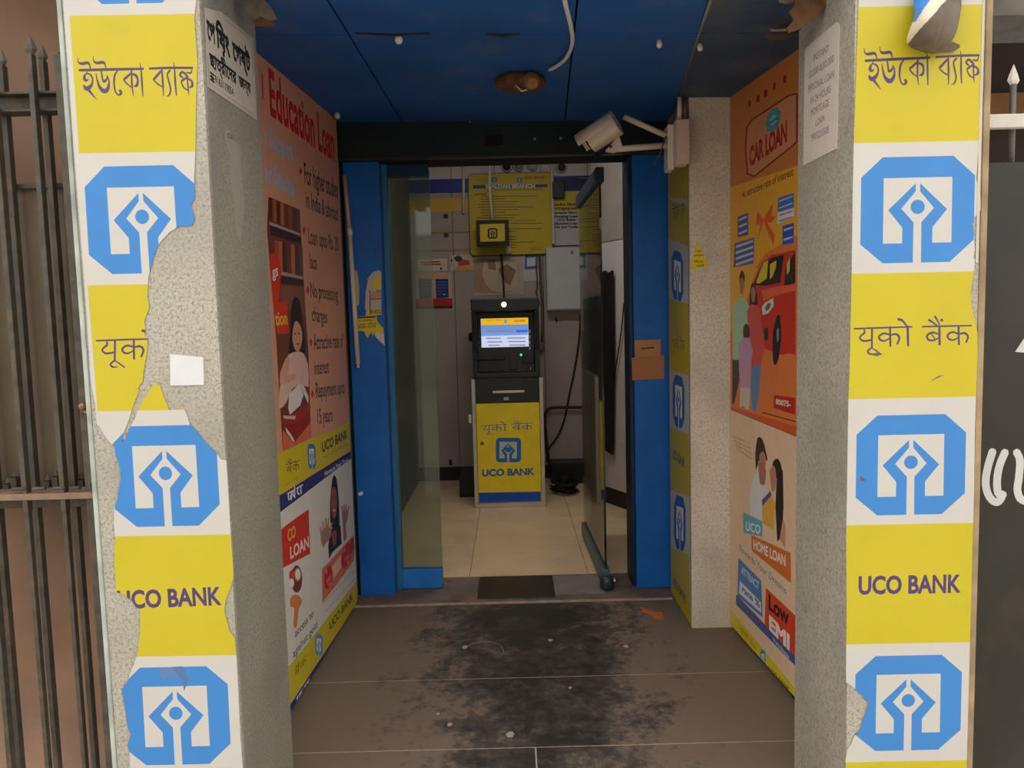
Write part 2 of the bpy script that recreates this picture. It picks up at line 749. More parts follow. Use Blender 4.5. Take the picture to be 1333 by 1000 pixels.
M('brown_wall', (134, 100, 76), rough=0.6, var=0.5, scale=2.2, dirt=(92, 76, 63), dirt_amt=0.30, dirt_scale=2.4)
M('sheet_brown', (106, 91, 74), rough=0.5, var=0.25, scale=5, dirt=(164, 116, 76), dirt_amt=0.06, dirt_scale=6)
M('iron', (84, 78, 69), rough=0.55, metal=0.3, var=0.35, scale=30, dirt=(120, 96, 76), dirt_amt=0.2, dirt_scale=14, bump=0.3)
M('gate_black', (44, 42, 35), rough=0.38, var=0.25, scale=5, dirt=(64, 56, 42), dirt_amt=0.2, dirt_scale=3)
M('white_enamel', (206, 200, 190), rough=0.45, var=0.1, scale=20, dirt=(150, 140, 126), dirt_amt=0.08, dirt_scale=20)
M('white_plastic', (226, 212, 200), rough=0.4, var=0.06, scale=15)
M('cable_white', (225, 222, 214), rough=0.4, var=0.1, scale=40)
M('room_panel', (176, 162, 154), rough=0.5, var=0.12, scale=3, dirt=(160, 138, 124), dirt_amt=0.15, dirt_scale=3)
M('room_white', (214, 208, 208), rough=0.5, var=0.08, scale=4)
M('room_floor', (234, 204, 166), rough=0.28, var=0.10, scale=5, dirt=(190, 162, 130), dirt_amt=0.15, dirt_scale=4)
M('skirting', (34, 33, 33), rough=0.5, var=0.2)
M('black_plastic', (20, 20, 21), rough=0.4, var=0.2)
M('charcoal', (46, 47, 48), rough=0.45, var=0.12)
M('atm_beige', (206, 196, 180), rough=0.5, var=0.1, dirt=(150, 130, 110), dirt_amt=0.15)
M('rubber', (14, 14, 15), rough=0.6)
M('steel', (170, 172, 170), rough=0.3, metal=0.9, var=0.1)
M('box_grey', (190, 194, 198), rough=0.45, var=0.05)
M('street', (186, 178, 166), rough=0.9, var=0.25, scale=6)
M('step_stone', (128, 110, 100), rough=0.7, var=0.25, scale=9, dirt=(66, 60, 56), dirt_amt=0.3, dirt_scale=6)
M('black_tile', (36, 35, 35), rough=0.4, var=0.3, scale=9, dirt=(110, 98, 88), dirt_amt=0.1, dirt_scale=8)
M('grey_tile', (138, 132, 124), rough=0.6, var=0.2)
M('cardboard', (196, 138, 92), rough=0.8, var=0.12, scale=12)
M('brass', (150, 120, 80), rough=0.4, metal=0.7, var=0.3)

# ================================================================== SETTING
# street behind and below the viewer, and the buildings opposite that close the street
box('ground', -9, 9, -9.5, 1.70, -0.16, -0.12, M('street'))['kind'] = 'structure'
opp = setting('wall_opposite', (0, -9, 0))
box('facade', -9, 9, -9.6, -9.3, -0.12, 3.2, M('facade', (176, 172, 156), rough=0.9, var=0.3, scale=1.2), opp)
for k in range(5):
    box('shutter', -7.4 + k * 3.1, -5.2 + k * 3.1, -9.3, -9.22, -0.1, 2.5, M('shutter', (86, 92, 84), rough=0.6, var=0.3), opp)

# porch floor: slabs of dark stone with pale joints
flo = setting('floor')
box('slab_bed', -1.02, 1.14, 1.70, 3.545, -0.12, -0.0015, M('grout'), flo)
JOINT = 0.0026
rows = [(1.70, 2.317, [-1.02, 0.045, 1.14]), (2.317, 2.79, [-1.02, 1.14]), (2.79, 3.545, [-1.02, 1.14])]
for y0, y1, xs in rows:
    for xa, xb in zip(xs, xs[1:]):
        box('tile', xa + JOINT, xb - JOINT, y0 + JOINT, y1 - JOINT, -0.012, 0.0, MATS['stone_floor'], flo, 0.0012)
# step and threshold in front of the door
thr = setting('trim_1')
box('step', -0.95, 0.95, 3.552, 3.93, -0.1, 0.004, M('step_stone'), thr, 0.003)
box('step_nosing', -0.80, 0.735, 3.546, 3.562, -0.01, 0.0065, M('nosing', (176, 150, 136), rough=0.7, var=0.3, scale=20), thr, 0.002)
xa, xb, xc = onZ(600, 765)[0] + 0.03, onZ(721, 765)[0], onZ(800, 765)[0]
box('threshold_tile', xa + 0.06, xb, 3.60, 3.915, 0.0, 0.008, M('black_tile'), thr, 0.001)
box('threshold_tile', xb + 0.002, xc - 0.06, 3.64, 3.90, 0.0, 0.007, M('grey_tile'), thr, 0.001)
# inner floor of beige tiles
inf = setting('floor')
box('tile_bed', -1.0, 1.3, 3.93, 6.6, -0.1, -0.012, M('grout'), inf)
xs = [-1.0, -0.86, -0.25, 0.375, 1.0, 1.3]
ys = [3.93, 4.52, 5.12, 5.72, 6.32, 6.6]
for xa, xb in zip(xs, xs[1:]):
    for ya, yb in zip(ys, ys[1:]):
        box('tile', xa + 0.0012, xb - 0.0012, ya + 0.0012, yb - 0.0012, -0.012, 0.0, M('room_floor'), inf, 0.0008)

# side walls of the porch
LW0, LW1 = np.array([-0.818, 2.20]), np.array([-0.784, 3.657])
RW0, RW1 = np.array([0.975, 2.10]), np.array([0.925, 3.218])
prism('wall_left', [(-0.825, 2.17), (-0.789, 3.72), (-0.96, 3.72), (-0.985, 2.17)], -0.1, 2.5, M('plaster'))['kind'] = 'structure'
prism('wall_right', [(0.985, 2.13), (0.932, 3.25), (1.10, 3.25), (1.14, 2.13)], -0.1, 2.5, M('plaster'))['kind'] = 'structure'
# front wall and slab over the porch (above the picture)
box('wall_front', -1.6, 1.6, 1.86, 2.16, 2.40, 3.6, M('plaster'))['kind'] = 'structure'

# stone-clad pillars of the porch
PLX0, PLX1, PRX0, PRX1, PY = -0.992, -0.684, 0.798, 1.104, 1.80
pil = setting('pillar')
prism('pillar_core', [(-0.978, 1.815), (-0.700, 1.815), (-0.700, 2.19), (-0.978, 2.19)], -0.14, 2.6, M('plaster'), pil)
box('granite_slab', PLX0, PLX1 + 0.001, PY, 1.815, -0.14, 2.6, MATS['granite_front'], pil, 0.001)
box('granite_slab', -0.700, PLX1, 1.8155, 2.20, -0.14, 2.6, MATS['granite_side_shaded'], pil, 0.001)
pir = setting('pillar')
prism('pillar_core', [(0.812, 1.815), (1.09, 1.815), (1.09, 2.13), (0.812, 2.13)], -0.14, 2.6, M('plaster'), pir)
box('granite_slab', PRX0 - 0.001, PRX1 - 0.012, PY, 1.815, -0.14, 2.6, MATS['granite_front'], pir, 0.001)
box('granite_slab', PRX0, 0.812, 1.8155, 2.145, -0.14, 2.6, MATS['granite_side_lit'], pir, 0.001)
box('edge_strip', PRX1 - 0.0115, PRX1 + 0.004, 1.797, 1.83, -0.14, 2.6, M('edge_strip', (160, 136, 104), rough=0.7, var=0.35, scale=18), pir, 0.003)
box('edge_strip', -1.003, -0.9925, 1.796, 1.83, -0.14, 2.6, M('edge_pale', (172, 180, 172), rough=0.6, var=0.4, scale=12), pil, 0.003)
# rear column on the right
prc = setting('pillar')
box('granite_slab', 0.748, 0.923, 3.205, 3.225, -0.005, 2.30, MATS['granite_lit'], prc, 0.001)
prism('pillar_core', [(0.748, 3.226), (0.923, 3.226), (0.923, 3.66), (0.752, 3.66)], -0.005, 2.30, M('plaster'), prc)


# ceiling of painted boards, slightly sloping up to the door
def zc(x, y):
    return 2.079 + 0.05 * y - 0.02 * x


def ceil_px(x, y):
    d = ray(x, y)
    t = (2.079 - EYE) / (d[2] - 0.05 * d[1] + 0.02 * d[0])
    return CP + d * t


cei = setting('ceiling')


def ceil_panel(q, mat, th=0.008):
    slab('panel', [(x, y, zc(x, y)) for x, y in q], (0, 0, th), mat, cei)


G = 0.003
XA0, XA1, XC0, XC1, XD0, XD1 = -0.458, -0.474, 0.198, 0.256, 0.544, 0.712
YB = 2.385


def lerp(a, b, y):
    return a + (b - a) * (y - 2.1) / (3.25 - 2.1)


for (ya, yb) in ((1.80, YB - 0.005), (YB + 0.005, 3.665)):
    A0, A1, C0, C1, D0, D1 = lerp(XA0, XA1, ya), lerp(XA0, XA1, yb), lerp(XC0, XC1, ya), lerp(XC0, XC1, yb), lerp(XD0, XD1, ya), lerp(XD0, XD1, yb)
    Lx = -0.83
    yr = min(yb, 3.60)
    ceil_panel([(Lx, ya), (A0 - G, ya), (A1 - G, yb), (Lx, yb)], M('blue_ceiling'))
    ceil_panel([(A0 + G, ya), (C0 - G, ya), (C1 - G, yb), (A1 + G, yb)], M('blue_ceiling'))
    ceil_panel([(C0 + G, ya), (D0 - G, ya), (D1 - G, yb), (C1 + G, yb)], M('blue_ceiling'))
    ceil_panel([(D0 + G, ya), (0.99, ya), (0.95, yb), (D1 + G, yb)], M('blue_ceiling_worn'))
slab('void_board', [(x, y, zc(x, y) + 0.03) for x, y in ((-0.85, 1.8), (1.0, 1.8), (1.0, 3.72), (-0.85, 3.72))], (0, 0, 0.1), M('dark_void'), cei)
# cover strip along the seam nearest the camera bracket
bs = [ceil_px(*p) for p in ((925, 0), (908, 50), (884, 127))]
tube('cover_strip', [(p[0], p[1], p[2] - 0.001) for p in bs], 0.005, M('strip_grey', (120, 122, 118), rough=0.7), cei, seg=6)
# broken board ends at the two front corners
def shard(pts, dz, th, mat):
    P = [ceil_px(*p) for p in pts]
    slab('broken_board', [(p[0], p[1], p[2] - dz) for p in P], (0, 0, th), mat, cei)
brk = setting('trim_4')


def hang(pts, Y, th, mat):
    slab('broken_board', [tuple(onY(x, y, Y)) for x, y in pts], (0, th, 0), mat, brk)


hang([(312, -12), (334, -10), (352, 8), (360, 24), (350, 27), (338, 20), (330, 26), (318, 12)], 2.02, 0.008, M('raw_grey', (120, 108, 96), rough=0.9, var=0.4, scale=30))
hang([(326, 22), (338, 20), (352, 27), (356, 30), (344, 31), (329, 30)], 2.05, 0.02, M('raw_ply'))
hang([(1034, -12), (1078, -12), (1077, 6), (1066, 20), (1052, 30), (1040, 38), (1028, 42), (1024, 36), (1034, 26), (1028, 14), (1036, 6)], 1.965, 0.008, M('raw_ply'))
hang([(1010, -12), (1036, -12), (1034, 2), (1024, 4), (1016, 2)], 1.99, 0.008, M('raw_grey'))
hang([(998, 40), (1018, 32), (1034, 28), (1046, 34), (1034, 46), (1018, 52), (1002, 52), (994, 48)], 2.02, 0.012, M('dark_wood', (54, 42, 34), rough=0.9, var=0.4, scale=30))
hang([(1002, 38), (1016, 38), (1030, 36), (1040, 32), (1042, 35), (1024, 40), (1006, 41)], 2.01, 0.006, M('raw_grey'))

# dark fascia beam over the door
bea = setting('beam')
box('fascia', -0.79, 0.745, 3.66, 3.69, 2.10, 2.36, M('black_panel'), bea, 0.002)
box('fascia_back', -0.80, 0.93, 3.69, 3.86, 2.10, 3.0, M('dark_void'), bea)
fs = [onY(x, y, 3.66) for x, y in ((632, 176), (655, 189))]
box('fascia_slot', fs[0][0], fs[1][0], 3.655, 3.66, fs[1][2], fs[0][2], MATS['dark_void'], bea, 0.001)
for xx, yy in ((696, 181), (730, 180), (612, 158)):
    q_ = onY(xx, yy, 3.66)
    box('fascia_screw', q_[0] - 0.005, q_[0] + 0.005, 3.654, 3.66, q_[2] - 0.005, q_[2] + 0.005, M('steel'), bea, 0.001)
box('fascia_lip', -0.79, 0.745, 3.652, 3.662, 2.10, 2.112, M('charcoal'), bea, 0.001)

# ================================================================== DOOR FRONT: posts, fixed pane, swung glass door
dr = setting('door_1')
po = box('frame_post', -0.772, -0.602, 3.69, 3.80, 0.004, 2.10, M('blue_paint'), dr, 0.003)
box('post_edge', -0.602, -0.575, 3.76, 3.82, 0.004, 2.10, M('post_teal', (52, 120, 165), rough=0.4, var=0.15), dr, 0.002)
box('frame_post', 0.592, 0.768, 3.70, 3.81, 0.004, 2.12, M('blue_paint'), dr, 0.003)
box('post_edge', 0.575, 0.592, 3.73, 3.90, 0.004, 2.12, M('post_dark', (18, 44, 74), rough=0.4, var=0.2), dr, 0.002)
box('gap_strip', -0.785, -0.773, 3.70, 3.80, 0.004, 2.10, M('dark_void'), dr)
box('gap_strip', 0.769, 0.785, 3.66, 3.80, 0.004, 2.12, M('gap_brown', (60, 48, 40), rough=0.9), dr)
win = setting('window_1')
box('pane', -0.575, -0.374, 3.785, 3.795, 0.10, 2.07, MATS['glass'], win)
box('bottom_rail', -0.608, -0.374, 3.768, 3.812, 0.006, 0.104, M('blue_paint_rail', (44, 128, 214), rough=0.4, var=0.12, dirt=(60, 90, 120), dirt_amt=0.12), win, 0.003)
box('top_rail', -0.60, -0.378, 3.768, 3.812, 2.04, 2.10, M('rail_shaded', (24, 52, 84), rough=0.4, var=0.1), win, 0.003)  # rail colour darkened to paint in the shadow over the door
# swung-in door leaf
dl = setting('door_2')
H0, H1 = np.array([0.443, 3.72]), np.array([0.424, 4.62])
dv = (H1 - H0) / np.linalg.norm(H1 - H0)
nv = np.array([dv[1], -dv[0]])


def leaf(name, a, b, z0, z1, t, mat, bev=0.0):
    p, q = H0 + dv * a, H0 + dv * b
    return prism(name, [tuple(p - nv * t), tuple(q - nv * t), tuple(q + nv * t), tuple(p + nv * t)], z0, z1, mat, dl, bev)


leaf('pane', 0.004, 0.898, 0.085, 1.99, 0.005, MATS['glass_door'])
leaf('bottom_rail', 0.0, 0.90, 0.012, 0.095, 0.020, M('rail_grey', (96, 112, 118), rough=0.45, metal=0.2, var=0.25), 0.004)
leaf('top_rail', 0.0, 0.90, 1.985, 2.055, 0.020, M('rail_shaded'), 0.004)
lathe('floor_pivot', [(0.03, 0), (0.034, 0.004), (0.034, 0.05), (0.026, 0.062), (0.012, 0.064)], (0.443, 3.70, 0.005), (0, 0, 1), M('pivot', (70, 84, 88), rough=0.4, metal=0.5), dl)
lathe('pivot_cap', [(0.014, 0), (0.016, 0.003), (0.016, 0.02), (0.008, 0.026)], (0.478, 3.716, 0.04), (0.5, -0.8, 0.2), M('steel'), dl, 12)

# ================================================================== ATM ROOM
YBK = 6.40
wb = setting('wall_back')
box('backing', -1.0, 1.3, YBK + 0.012, 6.60, 0.0, 2.95, M('dark_void'), wb)
cols = [-0.99, -0.455, -0.10, 0.28, 0.66, 1.28]
for xa, xb in zip(cols, cols[1:]):
    box('wall_panel', xa + 0.002, xb - 0.002, YBK, YBK + 0.012, 0.112, 2.386, M('room_panel'), wb, 0.001)
    box('wall_panel', xa + 0.002, xb - 0.002, YBK, YBK + 0.012, 2.496, 2.94, M('room_white'), wb, 0.001)
box('blue_stripe', -0.99, 1.28, YBK - 0.003, YBK + 0.012, 2.39, 2.494, M('stripe_blue', (20, 46, 150), rough=0.4, var=0.08), wb)
yst = onY(540, 261, YBK)[2], onY(540, 277, YBK)[2]
box('yellow_stripe', -0.99, -0.32, YBK - 0.004, YBK, yst[1], yst[0] + 0.01, M('stripe_yellow', (222, 176, 62), rough=0.45, var=0.1), wb)
for i, yy in enumerate((303, 326)):
    z = onY(575, yy, YBK)[2]
    box('cover_strip', -0.78, -0.31, YBK - 0.004, YBK, z - 0.006, z + 0.006, M('strip_tan', (170, 130, 84), rough=0.6), wb)
box('baseboard_back', -1.0, 1.3, YBK - 0.012, YBK - 0.001, 0.0, 0.112, M('skirting'))['kind'] = 'structure'
wl = setting('wall_left')
box('side_panel', -1.0, -0.80, 3.87, YBK - 0.013, 0.0, 2.95, M('room_side', (96, 95, 84), rough=0.5, var=0.2, scale=2), wl)
box('wall_right', 1.28, 1.40, 3.5, 6.6, 0.0, 2.95, M('room_white'))['kind'] = 'structure'
box('wall_right', 0.78, 1.28, 3.70, 3.82, 0.0, 2.95, M('plaster'))['kind'] = 'structure'
box('ceiling', -1.0, 1.4, 3.86, 6.6, 2.95, 3.05, M('room_white'))['kind'] = 'structure'
# angled white partition beside the door leaf
pa0, pa1 = np.array([0.60, 5.60]), np.array([0.86, 5.075])
pt = setting('partition')
pd = (pa1 - pa0) / np.linalg.norm(pa1 - pa0)
pn = np.array([pd[1], -pd[0]])
if pn[1] > 0:
    pn = -pn


def part_box(name, a, b, z0, z1, t0, t1, mat, par=None):
    p, q = pa0 + pd * a, pa0 + pd * b
    return prism(name, [tuple(p + pn * t0), tuple(q + pn * t0), tuple(q + pn * t1), tuple(p + pn * t1)], z0, z1, mat, par or pt)


part_box('panel', 0, 0.6, 0.12, 1.86, -0.02, 0.0, M('room_white'))
part_box('panel', 0, 0.6, 1.868, 2.94, -0.02, -0.002, M('room_panel_grey', (166, 158, 152), rough=0.5, var=0.1), pt)
part_box('plinth', 0, 0.6, 0.0, 0.118, -0.02, -0.004, M('skirting'))

# ================================================================== PILLAR VINYLS
def crop(x0, y0, s):
    return lambda x, y, *r: (x0 + x / s, y0 + y / s)


BN = [  # Bengali name of the bank, pen strokes (x, y, width)
    [(105, 235, 26), (400, 228, 28), (715, 222, 24)], [(780, 219, 22), (1000, 212, 26), (1190, 213, 24)],
    [(85, 115, 6), (95, 160, 14), (130, 172, 30), (180, 165, 30), (203, 188, 15), (210, 226, 10)],
    [(176, 240, 10), (174, 262, 12), (156, 285, 22), (152, 318, 30), (170, 335, 24), (190, 320, 10)],
    [(178, 265, 14), (212, 282, 18), (230, 320, 16), (225, 365, 22), (200, 400, 40), (170, 412, 42), (150, 390, 22), (142, 374, 6)],
    [(188, 420, 28), (235, 478, 16), (268, 518, 4)],
    [(235, 103, 6), (242, 145, 12), (270, 165, 28), (330, 160, 30), (352, 185, 14), (360, 222, 10)],
    [(262, 265, 8), (275, 330, 16), (300, 400, 28), (345, 438, 44), (378, 410, 34), (388, 350, 16), (376, 300, 12), (362, 286, 5)],
    [(312, 238, 14), (325, 310, 16), (337, 345, 22), (357, 332, 24), (376, 300, 12)],
    [(470, 240, 14), (442, 290, 20), (438, 380, 18), (455, 450, 15), (485, 474, 18), (505, 452, 28), (492, 428, 22)],
    [(605, 242, 16), (610, 380, 18), (625, 485, 6)],
    [(602, 262, 20), (550, 310, 24), (532, 326, 16), (560, 365, 16), (607, 402, 12)],
    [(596, 268, 12), (645, 284, 26), (666, 330, 20), (657, 380, 28), (636, 388, 22)],
    [(685, 165, 5), (697, 230, 14), (705, 350, 20), (715, 485, 10)],
    [(888, 245, 22), (832, 310, 26), (818, 326, 14), (860, 370, 16), (908, 398, 12)], [(897, 225, 16), (906, 350, 20), (913, 485, 8)],
    [(975, 238, 22), (950, 275, 16), (964, 340, 17), (982, 420, 17), (968, 474, 16), (940, 488, 5)],
    [(1010, 160, 5), (1020, 230, 14), (1026, 350, 20), (1038, 478, 12)],
    [(1098, 308, 16), (1073, 282, 22), (1090, 252, 22), (1122, 270, 24), (1148, 304, 18)], [(1188, 228, 8), (1176, 262, 18), (1140, 256, 16)],
    [(1145, 300, 22), (1092, 336, 22), (1085, 350, 12), (1108, 402, 16), (1152, 432, 12)], [(1142, 308, 14), (1150, 400, 16), (1158, 475, 6)],
    [(1150, 318, 22), (1184, 340, 20), (1190, 385, 26), (1166, 402, 16)]]
HI = [  # Hindi name of the bank
    [(85, 208, 16), (360, 198, 17), (640, 190, 14)], [(742, 188, 16), (980, 182, 17), (1215, 178, 14)],
    [(180, 212, 14), (184, 245, 20), (150, 276, 18), (140, 300, 16), (175, 325, 20), (250, 316, 18)], [(257, 202, 20), (255, 390, 18)],
    [(250, 392, 16), (216, 425, 18), (236, 450, 18), (282, 450, 8)], [(262, 395, 12), (305, 425, 14), (348, 456, 12)],
    [(430, 192, 20), (433, 375, 20)], [(426, 265, 18), (370, 253, 20), (325, 282, 20), (338, 316, 20), (380, 324, 16), (428, 298, 12)],
    [(436, 268, 16), (490, 260, 22), (520, 295, 20), (500, 355, 18)],
    [(600, 183, 24), (604, 370, 22)], [(510, 115, 26), (550, 130, 22), (592, 184, 14)],
    [(905, 182, 22), (908, 360, 22)], [(900, 260, 14), (835, 244, 20), (786, 276, 20), (802, 314, 20), (850, 320, 18), (898, 295, 12)],
    [(828, 255, 12), (862, 306, 12)], [(805, 122, 22), (845, 148, 18), (888, 182, 12)], [(862, 88, 20), (885, 125, 16), (906, 168, 12)], [(924, 122, 28), (932, 128, 26)],
    [(1090, 180, 20), (1093, 360, 20)], [(1086, 256, 18), (1030, 240, 20), (985, 270, 20), (1000, 308, 18), (1045, 315, 16), (1088, 290, 12)],
    [(1096, 258, 16), (1150, 250, 22), (1181, 285, 20), (1163, 338, 18)]]


def logo(P, part, quad, blue, white):
    """Octagon emblem with two arms and a head; quad = (left x, right x, top y, bottom y, skew) in pixels."""
    xl, xr, yt, yb, sk = quad
    cx, hw = (xl + xr) / 2, (xr - xl) / 2

    def f(x, y):
        yy = (y - 80) / 807.0
        return (cx + x / 435.0 * hw - sk * (yy - 0.5) * -1.0, yt + yy * (yb - yt) - 0.022 * (x / 435.0 * hw))

    def pl(c, pts):
        P.poly(part, c, [f(*p) for p in pts])
    pl(blue, [(-272, 80), (268, 80), (435, 232), (432, 722), (250, 887), (-262, 887), (-435, 740), (-435, 232)])
    pl(white, [(-262, 240), (262, 240), (262, 738), (-262, 738)])
    for s in (-1, 1):
        pl(blue, [(s * 17, 283), (s * 225, 484), (s * 115, 620), (s * 115, 745), (s * 20, 745), (s * 30, 580), (s * 125, 474), (s * 17, 345)])
    pl(white, [(-30, 578), (30, 578), (31, 889), (-31, 889)])
    P.add(part, blue, [[[P.uv(*f(55 * math.cos(k * math.pi / 9), 463 + 55 * math.sin(k * math.pi / 9))) for k in range(18)]]])


# left pillar -------------------------------------------------------
PL = Print((-0.99, PY, 0.0), (1, 0, 0))


def band(P, part, col, xl, xr, y0, y1, sl=-0.016):
    P.poly(part, col, [(xl, y0), (xr, y0 + sl * (xr - xl)), (xr, y1 + sl * (xr - xl)), (xl, y1)])


PL.poly('band#1', 'vinyl_yellow', [(91, 21), (330, 17), (330, 196), (103.5, 200)])
PL.poly('band#2', 'vinyl_yellow', [(114.5, 371.5), (330, 368), (330, 532), (127.5, 535.5)])
band(PL, 'band#3', 'vinyl_yellow', 60, 330, 699.5, 856.5)
for i, q in enumerate([(103, 236, -132, 5, 8), (113.5, 258, 216, 356, 9), (147.5, 284.5, 554, 685, 8), (160, 299, 868, 995, 7)]):
    logo(PL, 'logo#%d' % i, q, 'vinyl_blue', 'vinyl_white')
PL.strokes('lettering#1', 'vinyl_purple', BN, crop(90, 60, 7.405))
PL.strokes('lettering#2', 'vinyl_purple', HI, lambda x, y, *r: (114.0 + x / 7.1, 414.3 + y / 7.1))
PL.text('lettering#3', 'vinyl_purple', 'UCO BANK', (154, 792), (289, 786.5), 22.5, bold=0.035)
PL.poly('scuff', (92, 124, 172), [(296 - 90, 873), (216, 868), (232, 869), (244, 878), (250, 890), (238, 884), (222, 880), (212, 884)])
PL.poly('scuff', (80, 116, 168), [(224, 868), (238, 867), (246, 884), (240, 900), (238, 886)])
c1, c2, c3, c4 = crop(0, 0, 3.847), crop(0, 250, 3.847), crop(0, 500, 3.847), crop(0, 740, 3.847)
VL = [(79, -40), (82.5, 0), (84, 25), (90, 100), (97, 200), (105, 300), (112.5, 400), (119, 500)]
VL += [c3(*p) for p in [(478, 100), (486, 200), (500, 214), (520, 250), (548, 288), (574, 312), (582, 360), (603, 420), (606, 470), (597, 525), (588, 580), (574, 622), (572, 690), (578, 770), (574, 870), (580, 1000)]]
VL += [c4(*p) for p in [(580, 60), (580, 116), (600, 124), (622, 128), (640, 146), (668, 168), (684, 198), (704, 206), (704, 300), (700, 350), (690, 420), (676, 470), (655, 520), (640, 566), (612, 602), (620, 660), (628, 700), (640, 790), (656, 830), (640, 880), (652, 930), (655, 1060)]]
VL += [c4(*p) for p in [(1222, 1060), (1206, 850), (1196, 640), (1186, 450), (1176, 345), (1150, 312), (1136, 256), (1125, 212), (1130, 164), (1152, 104), (1170, 50)]]
VL += [c3(*p) for p in [(1170, 940), (1160, 800), (1150, 640), (1140, 460), (1134, 382), (1110, 378), (1088, 348), (1040, 302), (1000, 252), (976, 222), (952, 204), (940, 160), (924, 122), (880, 126), (848, 130), (836, 96), (822, 66), (803, 5)]]
VL += [c2(*p) for p in [(792, 968), (778, 944), (766, 975)]]
VL += [c3(*p) for p in [(752, 30), (728, 66), (700, 112), (676, 176), (650, 222), (632, 268), (612, 292), (618, 250), (640, 200), (656, 150), (676, 90), (700, 30)]]
VL += [c2(*p) for p in [(690, 985), (716, 950), (722, 890), (738, 800), (742, 735), (726, 716), (730, 690), (724, 650), (736, 614), (750, 576), (740, 520), (744, 432), (758, 370), (770, 330), (786, 282), (806, 250), (850, 202), (888, 178), (910, 170), (940, 174), (966, 164), (976, 136), (972, 108), (960, 84), (958, 60), (976, 36), (985, 6)]]
VL += [c1(*p) for p in [(976, 1000), (974, 900), (980, 760), (984, 500), (990, 300), (975, 100), (978, 60), (985, 0)]] + [(255, -40)]
t = thing('vinyl_wrap', 'peeling yellow and white bank vinyl torn off the granite pillar beside the spear-topped iron gate', 'sign', (-0.84, PY, 0.0))
PL.build(t, [PL.uv(*p) for p in VL], 'vinyl_white', off=0.0018)

# right pillar ------------------------------------------------------
PR = Print((0.80, PY, 0.0), (1, 0, 0))
band(PR, 'band#1', 'vinyl_yellow', 1100, 1290, 10, 187, -0.022)
band(PR, 'band#2', 'vinyl_yellow', 1095, 1290, 357, 520, -0.022)
band(PR, 'band#3', 'vinyl_yellow', 1090, 1290, 684, 839, -0.02)
band(PR, 'band#4', 'vinyl_yellow', 1090, 1290, 992.5, 1060, -0.02)
for i, q in enumerate([(1122, 1274, -150, -4, -2), (1120, 1268, 204, 342, -2), (1114, 1256.5, 540, 670, -2), (1112.5, 1251, 853, 976.5, -2)]):
    logo(PR, 'logo#%d' % i, q, 'vinyl_blue', 'vinyl_white')
aB = (1126.4, 79.4, 1273.5, 73.0)


def right_bn(x, y, *r):
    s = (aB[2] - aB[0]) / (1190 - 105.0)
    return (aB[0] + (x - 105) * s - (y - 225) * s * 0.05, aB[1] + (y - 235) * s - (x - 105) * s * 0.028)


PR.strokes('lettering#1', 'vinyl_purple', BN, right_bn)
PR.strokes('lettering#2', 'vinyl_purple', HI, crop(1100, 400, 7.405))
PR.text('lettering#3', 'vinyl_purple', 'UCO BANK', (1117, 773), (1250, 770.5), 22.5, bold=0.035)
for pts in ([(1133, 462), (1140, 459), (1147, 461), (1142, 464)], [(1208, 498), (1220, 490), (1230, 487.5), (1218, 493)], [(1120, 620), (1126, 624), (1124, 627), (1119, 625)]):
    PR.poly('scuff', (96, 84, 96), pts)
d1, d2, d3, d4 = crop(1020, 0, 4.166), crop(1020, 230, 4.166), crop(1020, 460, 4.166), crop(1020, 700, 3.333)
VR = [(1118, -40), (1117, 10)] + [d1(*p) for p in [(395, 300), (382, 700), (374, 1000)]] + [d2(*p) for p in [(368, 500), (358, 1000)]] + [d3(*p) for p in [(350, 250), (343, 700), (338, 1000)]]
VR += [d4(*p) for p in [(272, 300), (270, 560), (270, 626), (292, 642), (318, 664), (346, 690), (368, 722), (350, 770), (330, 832), (306, 858), (294, 890), (276, 918), (268, 960), (268, 1060)]]
VR += [d4(*p) for p in [(810, 1060), (812, 800), (816, 400), (820, 0)]] + [d3(*p) for p in [(1030, 800), (1036, 400), (1048, 60)]]
VR += [d2(*p) for p in [(1050, 960), (1050, 850), (1036, 780), (1022, 730), (1014, 640), (1016, 590), (1030, 520), (1036, 446), (1026, 440), (1036, 400), (1030, 330), (1028, 272), (1020, 262), (1034, 238), (1028, 226), (1050, 205), (1066, 180), (1066, 110), (1056, 60), (1040, 10)]]
VR += [d1(*p) for p in [(1044, 960), (1056, 780), (1062, 700), (1072, 400), (1078, 200), (1086, 20)]] + [(1281, -40)]
t = thing('vinyl_wrap', 'yellow and white bank vinyl on the granite pillar beside the black sheet gate', 'sign', (0.95, PY, 0.0))
PR.build(t, [PR.uv(*p) for p in VR], 'vinyl_white', off=0.0018)
# bare edge between vinyl and pillar corner carries a pale vinyl remnant line
box('vinyl_edge', 1.0825, 1.0885, PY - 0.003, PY - 0.0005, 1.45, 2.3, M('vinyl_edge', (196, 189, 174), rough=0.5), pir, 0.0008)

